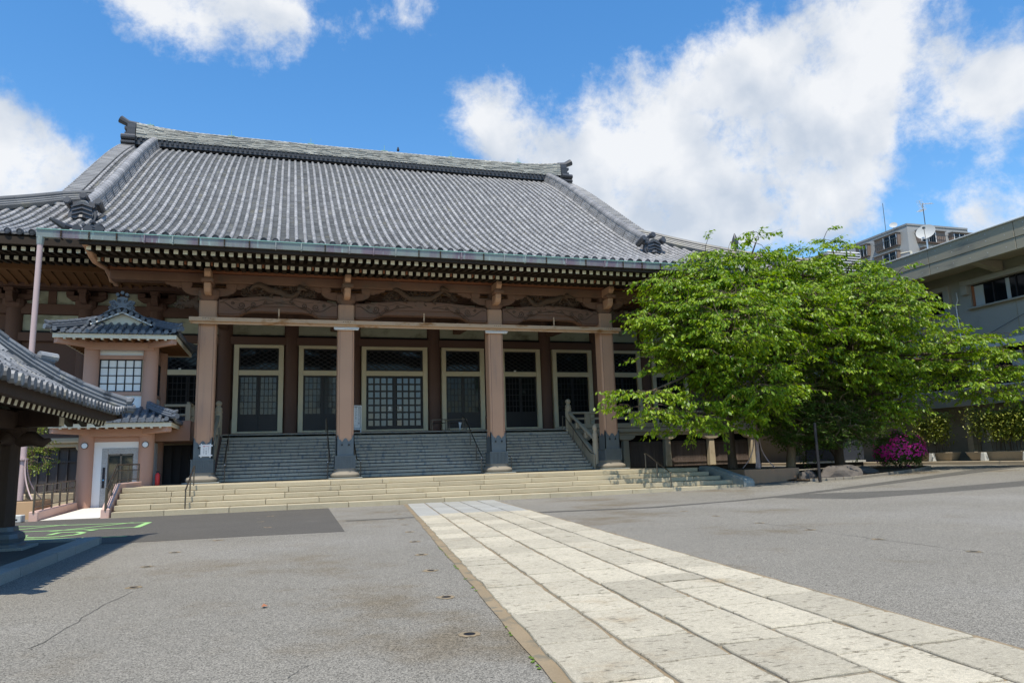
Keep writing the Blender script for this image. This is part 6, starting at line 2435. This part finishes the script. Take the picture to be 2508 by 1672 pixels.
    MB().tube([(WX+.05, 20, 8.05), (WX+.0, 24, 7.5), (WX+.02, 27.5, 6.35)], .012, 5).raw('cable', 'ink', t)
    # trough planters with climbing shrubs
    for i, (a, b, lb) in enumerate(((28.95, 31.4, 'stone trough planter with yellow-green shrub nearest the azalea'), (23.6, 28.2, 'long stone trough planter with shrub at the right edge'))):
        p = thing('trough_planter', lb, 'planter', (32.3, (a+b)/2, .58), group='trough planters along the concrete building')
        m = MB()
        x0, x1 = 31.75, 32.4
        m.add([(x0+.12, a+.22, .6), (x1-.05, a+.22, .6), (x1-.05, b-.22, .6), (x0+.12, b-.22, .6), (x0, a, 1.02), (x1, a, 1.02), (x1, b, 1.02), (x0, b, 1.02)],
              [(0, 3, 2, 1), (4, 5, 6, 7), (0, 1, 5, 4), (1, 2, 6, 5), (2, 3, 7, 6), (3, 0, 4, 7)])
        m.build('trough', 'planter', p, bevel=.02)
        MB().box(x0+.06, x1-.06, a+.06, b-.06, 1.0, 1.03).raw('earth', 'soil', p)
        q = random.Random(40+i)
        lv, st = MB(), MB()
        n = int((b-a)*5)
        for k in range(n):
            yy = a+.2+(b-a-.4)*q.random()
            xx = q.uniform(x0+.15, x1-.15)
            hgt = q.uniform(1.6, 2.15)
            st.tube([(xx, yy, 1.0), (xx+q.uniform(-.1, .1), yy+q.uniform(-.15, .15), 1.0+hgt)], [.015, .008], 4)
            for j in range(230):
                zz = 1.02+hgt*(.28+.75*q.random()**.7)
                ctr = Vector((xx-.1+q.gauss(0, .2), yy+q.gauss(0, .24), zz+q.gauss(0, .06)))
                d = Vector((q.uniform(-1, .4), q.uniform(-1, 1), q.uniform(-.9, .3))).normalized()
                nn = Vector((q.uniform(-.6, .2), q.uniform(-.4, .4), 1)).normalized()
                nn = (nn-d*nn.dot(d))
                if nn.length > .1:
                    leaf(lv, ctr, d, nn.normalized(), q.uniform(.11, .18), .036)
        lv.raw('foliage', 'leaf_vine', p)
        st.raw('stem', 'bark', p)
    for yy, lb in ((29.95, 'white concrete bollard before the left trough planter'), (27.0, 'white concrete bollard before the right trough planter'), (24.9, 'white concrete bollard cut by the right picture edge')):
        m = MB()
        m.add([(31.42, yy-.14, .581), (31.68, yy-.14, .581), (31.68, yy+.14, .581), (31.42, yy+.14, .581), (31.46, yy-.1, .98), (31.62, yy-.1, .98), (31.62, yy+.1, .98), (31.46, yy+.1, .98)],
              [(0, 3, 2, 1), (4, 5, 6, 7), (0, 1, 5, 4), (1, 2, 6, 5), (2, 3, 7, 6), (3, 0, 4, 7)])
        tag(m.build('bollard', 'concrete_light', bevel=.02), lb, 'bollard', 'white bollards along the kerb')
    # roof dish and aerial
    d = thing('satellite_dish', 'white satellite dish standing on the concrete roof edge', 'satellite dish', (31.2, 28.3, 11.05))
    m = MB()
    n = 20
    ax = Vector((-.78, -.45, .45)).normalized()
    s1 = ax.cross(Vector((0, 0, 1))).normalized()
    s2 = s1.cross(ax)
    c = Vector((31.2, 28.3, 12.1))
    vs = []
    for k in range(6):
        rr = .46*k/5
        for j in range(n):
            a = 2*PI*j/n
            vs.append(tuple(c+s1*(rr*math.cos(a))+s2*(rr*math.sin(a))+ax*(.12*(k/5)**2)))
    m.add(vs, [(k*n+j, k*n+(j+1) % n, (k+1)*n+(j+1) % n, (k+1)*n+j) for k in range(5) for j in range(n)])
    m.raw('dish', 'curtain', d, smooth=True)
    MB().tube([c-s2*.4+ax*.1, c+ax*.42], .015, 5).box(c.x+ax.x*.42-.05, c.x+ax.x*.42+.05, c.y+ax.y*.42-.05, c.y+ax.y*.42+.05, c.z+ax.z*.42-.05, c.z+ax.z*.42+.05).raw('feed_arm', 'steel', d)
    MB().tube([(31.28, 28.4, 11.05), (31.28, 28.4, 12.05)], .035, 8).raw('mast', 'steel_white', d)
    a = thing('roof_aerial', 'thin television aerial mast above the satellite dish', 'aerial', (31.7, 28.75, 11))
    MB().tube([(31.7, 28.75, 11.05), (31.7, 28.75, 13.9)], .022, 6).raw('mast', 'steel', a)
    for (z, L_, dirv) in ((13.85, .5, Vector((.3, -1, -.25))), (13.55, .7, Vector((-.9, -.5, .55))), (13.55, .35, Vector((.2, .9, 0)))):
        b = Vector((31.7, 28.75, z))
        dv = dirv.normalized()
        m = MB()
        m.tube([b, b+dv*L_], .014, 5)
        sx = dv.cross(Vector((0, 0, 1))).normalized()
        for k in range(7):
            p = b+dv*(L_*k/6)
            m.tube([p-sx*.16, p+sx*.16], .008, 4)
        m.raw('antenna', 'steel_white', a)


right_building()


def far_buildings():
    t = thing('apartment_block', 'grey tiled apartment block with recessed balconies behind the concrete roof', 'apartment block', (84, 80, .4))
    X0, X1, Y0_, Y1 = 79.5, 92, 75, 96
    TZ = 30.9
    # body with a sloping top storey
    m = MB()
    m.add([(X0-1.2, Y0_-1.0, 0), (X1, Y0_-1.0, 0), (X1, Y1, 0), (X0-1.2, Y1, 0), (X0-1.2, Y0_-1, 24.2), (X1, Y0_-1, 24.2), (X1, Y1, 24.2), (X0-1.2, Y1, 24.2), (X0, Y0_, TZ), (X1-2, Y0_, TZ), (X1-2, Y1-2, TZ), (X0, Y1-2, TZ)],
          [(0, 1, 5, 4), (3, 0, 4, 7), (1, 2, 6, 5), (2, 3, 7, 6), (4, 5, 9, 8), (7, 4, 8, 11), (5, 6, 10, 9), (6, 7, 11, 10), (8, 9, 10, 11)])
    m.raw('wall', 'apt', t)
    MB().box(X0-.1, X1-2, Y0_-.1, Y1-2, TZ, TZ+.25).raw('parapet', 'apt', t)

    def bay(face, u0, u1, z0, z1):
        # recessed balcony: brick reveal, sliding window, railing
        if face == 'L':
            x = X0-.35-(TZ-(z0+z1)/2)*.15
            b = MB().box(x-.25, x+.3, u0, u1, z0, z1).raw('balcony', 'aptbrick', t)
            MB().box(x-.27, x-.2, u0+.2, u0+(u1-u0)*.55, z0+.1, z1-.15).raw('window', 'glass_dark', t)
            f = MB()
            for k in range(3):
                yy = u0+.2+(u1-u0)*.55*k/2
                f.box(x-.32, x-.28, yy-.05, yy+.05, z0+.1, z1-.15)
            f.raw('window_frame', 'white', b)
            r = MB().box(x-.5, x-.46, u0, u1, z0+1.0, z0+1.06)
            for k in range(int((u1-u0)/.35)+1):
                r.box(x-.5, x-.46, u0+.35*k-.02, u0+.35*k+.02, z0, z0+1.0)
            r.raw('railing', 'steel', b)
            MB().box(x-.5, x+.3, u0-.1, u1+.1, z1, z1+.12).raw('ledge', 'apt', b)
        else:
            y = Y0_-.35-(TZ-(z0+z1)/2)*.15
            b = MB().box(u0, u1, y-.25, y+.3, z0, z1).raw('balcony', 'aptbrick', t)
            MB().box(u0+.3, u0+(u1-u0)*.6, y-.27, y-.2, z0+.1, z1-.15).raw('window', 'glass_dark', t)
            f = MB()
            for k in range(3):
                xx = u0+.3+(u1-u0)*.55*k/2
                f.box(xx-.05, xx+.05, y-.32, y-.28, z0+.1, z1-.15)
            f.raw('window_frame', 'white', b)
            r = MB().box(u0, u1, y-.5, y-.46, z0+1.0, z0+1.06)
            for k in range(int((u1-u0)/.35)+1):
                r.box(u0+.35*k-.02, u0+.35*k+.02, y-.5, y-.46, z0, z0+1.0)
            r.raw('railing', 'steel', b)
            MB().box(u0-.1, u1+.1, y-.5, y+.3, z1, z1+.12).raw('ledge', 'apt', b)
    for z in (28.4, 25.9, 23.3):
        for (a, b) in ((75.9, 80.0), (81.3, 83.6), (85.5, 89.5)):
            bay('L', a, b, z, z+1.75)
        for (a, b) in ((80.5, 85.0), (86.2, 89.6)):
            bay('F', a, b, z, z+1.65)
    MB().tube([(X0-.2, Y0_-.9, 20), (X0-.6, Y0_-.7, 27.0), (X0-.6, 76.5, 27.2)], .16, 6).raw('rain_pipe', 'cream', t)
    dd = MB()
    c = Vector((78.9, 76.6, 31.3))
    n = 16
    ax = Vector((-.6, -.6, .5)).normalized()
    s1 = ax.cross(Vector((0, 0, 1))).normalized()
    s2 = s1.cross(ax)
    vs = []
    for k in range(4):
        for j in range(n):
            a = 2*PI*j/n
            vs.append(tuple(c+s1*(.5*k/3*math.cos(a))+s2*(.5*k/3*math.sin(a))+ax*(.15*(k/3)**2)))
    dd.add(vs, [(k*n+j, k*n+(j+1) % n, (k+1)*n+(j+1) % n, (k+1)*n+j) for k in range(3) for j in range(n)])
    dd.tube([c-ax*.02, c+Vector((.3, .3, -.6))], .05, 6)
    tag(dd.raw('satellite_dish', 'curtain', smooth=True), 'distant white dish on the left corner of the apartment roof', 'satellite dish')
    o = MB().tube([(78.9, 78, 30.8), (78.9, 78, 35)], .04, 5).raw('roof_mast', 'steel')
    tag(o, 'hair-thin mast above the left side of the apartment block', 'mast')
    # roof plant with white louvres behind the trees
    l = thing('louvre_house', 'white louvred rooftop enclosure just left of the apartment block', 'louvred box', (56, 61, 0))
    MB().box(53.2, 57, 60.4, 66, 0, 21.6).raw('tower_wall', 'apt', l)
    for k in range(9):
        MB().bar((53.1, 60.2, 19.4+k*.27), (57.1, 60.2, 19.4+k*.27), .25, .05, 0, (0, -.6, 1)).raw('louvre', 'white', l)
    # low buildings glimpsed between trunks
    y = MB().box(30, 44, 52, 53, .3, 6.5).build('yellow_wall', 'yellowwall')
    tag(y, 'ochre yellow wall glimpsed between the tree trunks', 'wall')
    w = thing('street_building', 'white walled building partly hidden behind the cherry crowns', 'building', (34, 58, .3))
    MB().box(26, 46, 56, 70, 0, 15).raw('wall', 'whiteplaster', w)
    for zz in (3.5, 6.5, 9.5, 12.5):
        for k in range(5):
            MB().box(27.5+k*3.6, 29.3+k*3.6, 55.9, 55.99, zz, zz+1.5).raw('window', 'glass_dark', w)
    s_ = thing('shutter_wall', 'grey-blue shutter panel behind the trunks right of the boulder', 'shutter', (29.6, 33, .4))
    MB().box(27.2, 31.0, 34.0, 34.1, .75, 3.4).raw('shutter', 'shutter', s_)
    MB().box(27.2, 31.0, 33.9, 34.1, .62, .72).raw('sill', 'concrete_light', s_)
    MB().box(26.4, 31.0, 34.1, 34.3, .3, .62).raw('base_wall', 'black', s_)
    c = thing('parked_car', 'light blue car tail glimpsed between the trunks', 'car', (36.6, 49, .4))
    MB().prism([(47, .62), (51.2, .62), (51.2, 1.05), (50.3, 1.2), (49.6, 1.75), (47.9, 1.78), (47.2, 1.3), (47, 1.1)], 'YZ', 35.9, 37.5).build('body', 'bluecar', c, bevel=.08, seg=2, smooth=.6)
    for (xx, yy) in ((35.9, 47.9), (35.9, 50.3), (37.5, 47.9), (37.5, 50.3)):
        MB().tube([(xx-.09, yy, .72), (xx+.09, yy, .72)], .3, 14).build('wheel', 'rubber', c)
    MB().box(35.88, 35.9, 48.0, 49.5, 1.3, 1.65).raw('window', 'glass_dark', c)
    # neighbours behind the left side of the hall
    n_ = thing('neighbour_house', 'pale low building glimpsed behind the left drain post', 'house', (-24, 50, 0))
    MB().box(-34, -15.5, 48, 62, 0, 5.2).raw('wall', 'cream', n_)
    MB().box(-34.4, -15.1, 47.5, 62, 5.2, 5.7).raw('roof', 'concrete', n_)


far_buildings()

# a fallen leaf and a pigeon on the ridge
o = MB()
o.add([(-.17, 7.36, .012), (-.14, 7.33, .02), (-.11, 7.38, .014), (-.15, 7.42, .03)], [(0, 1, 2, 3)])
tag(o.raw('fallen_leaf', 'redwood'), 'single brown fallen leaf on the asphalt left of the path', 'leaf')
b = MB().lathe([(.02, 23.95), (.09, 23.99), (.1, 24.1), (.06, 24.2), (.055, 24.27), (.02, 24.31)], (7.6, RIDGE_Y-.05), 8).build('pigeon', 'ink', smooth=.9)
tag(b, 'tiny dark bird perched on the temple ridge', 'bird')
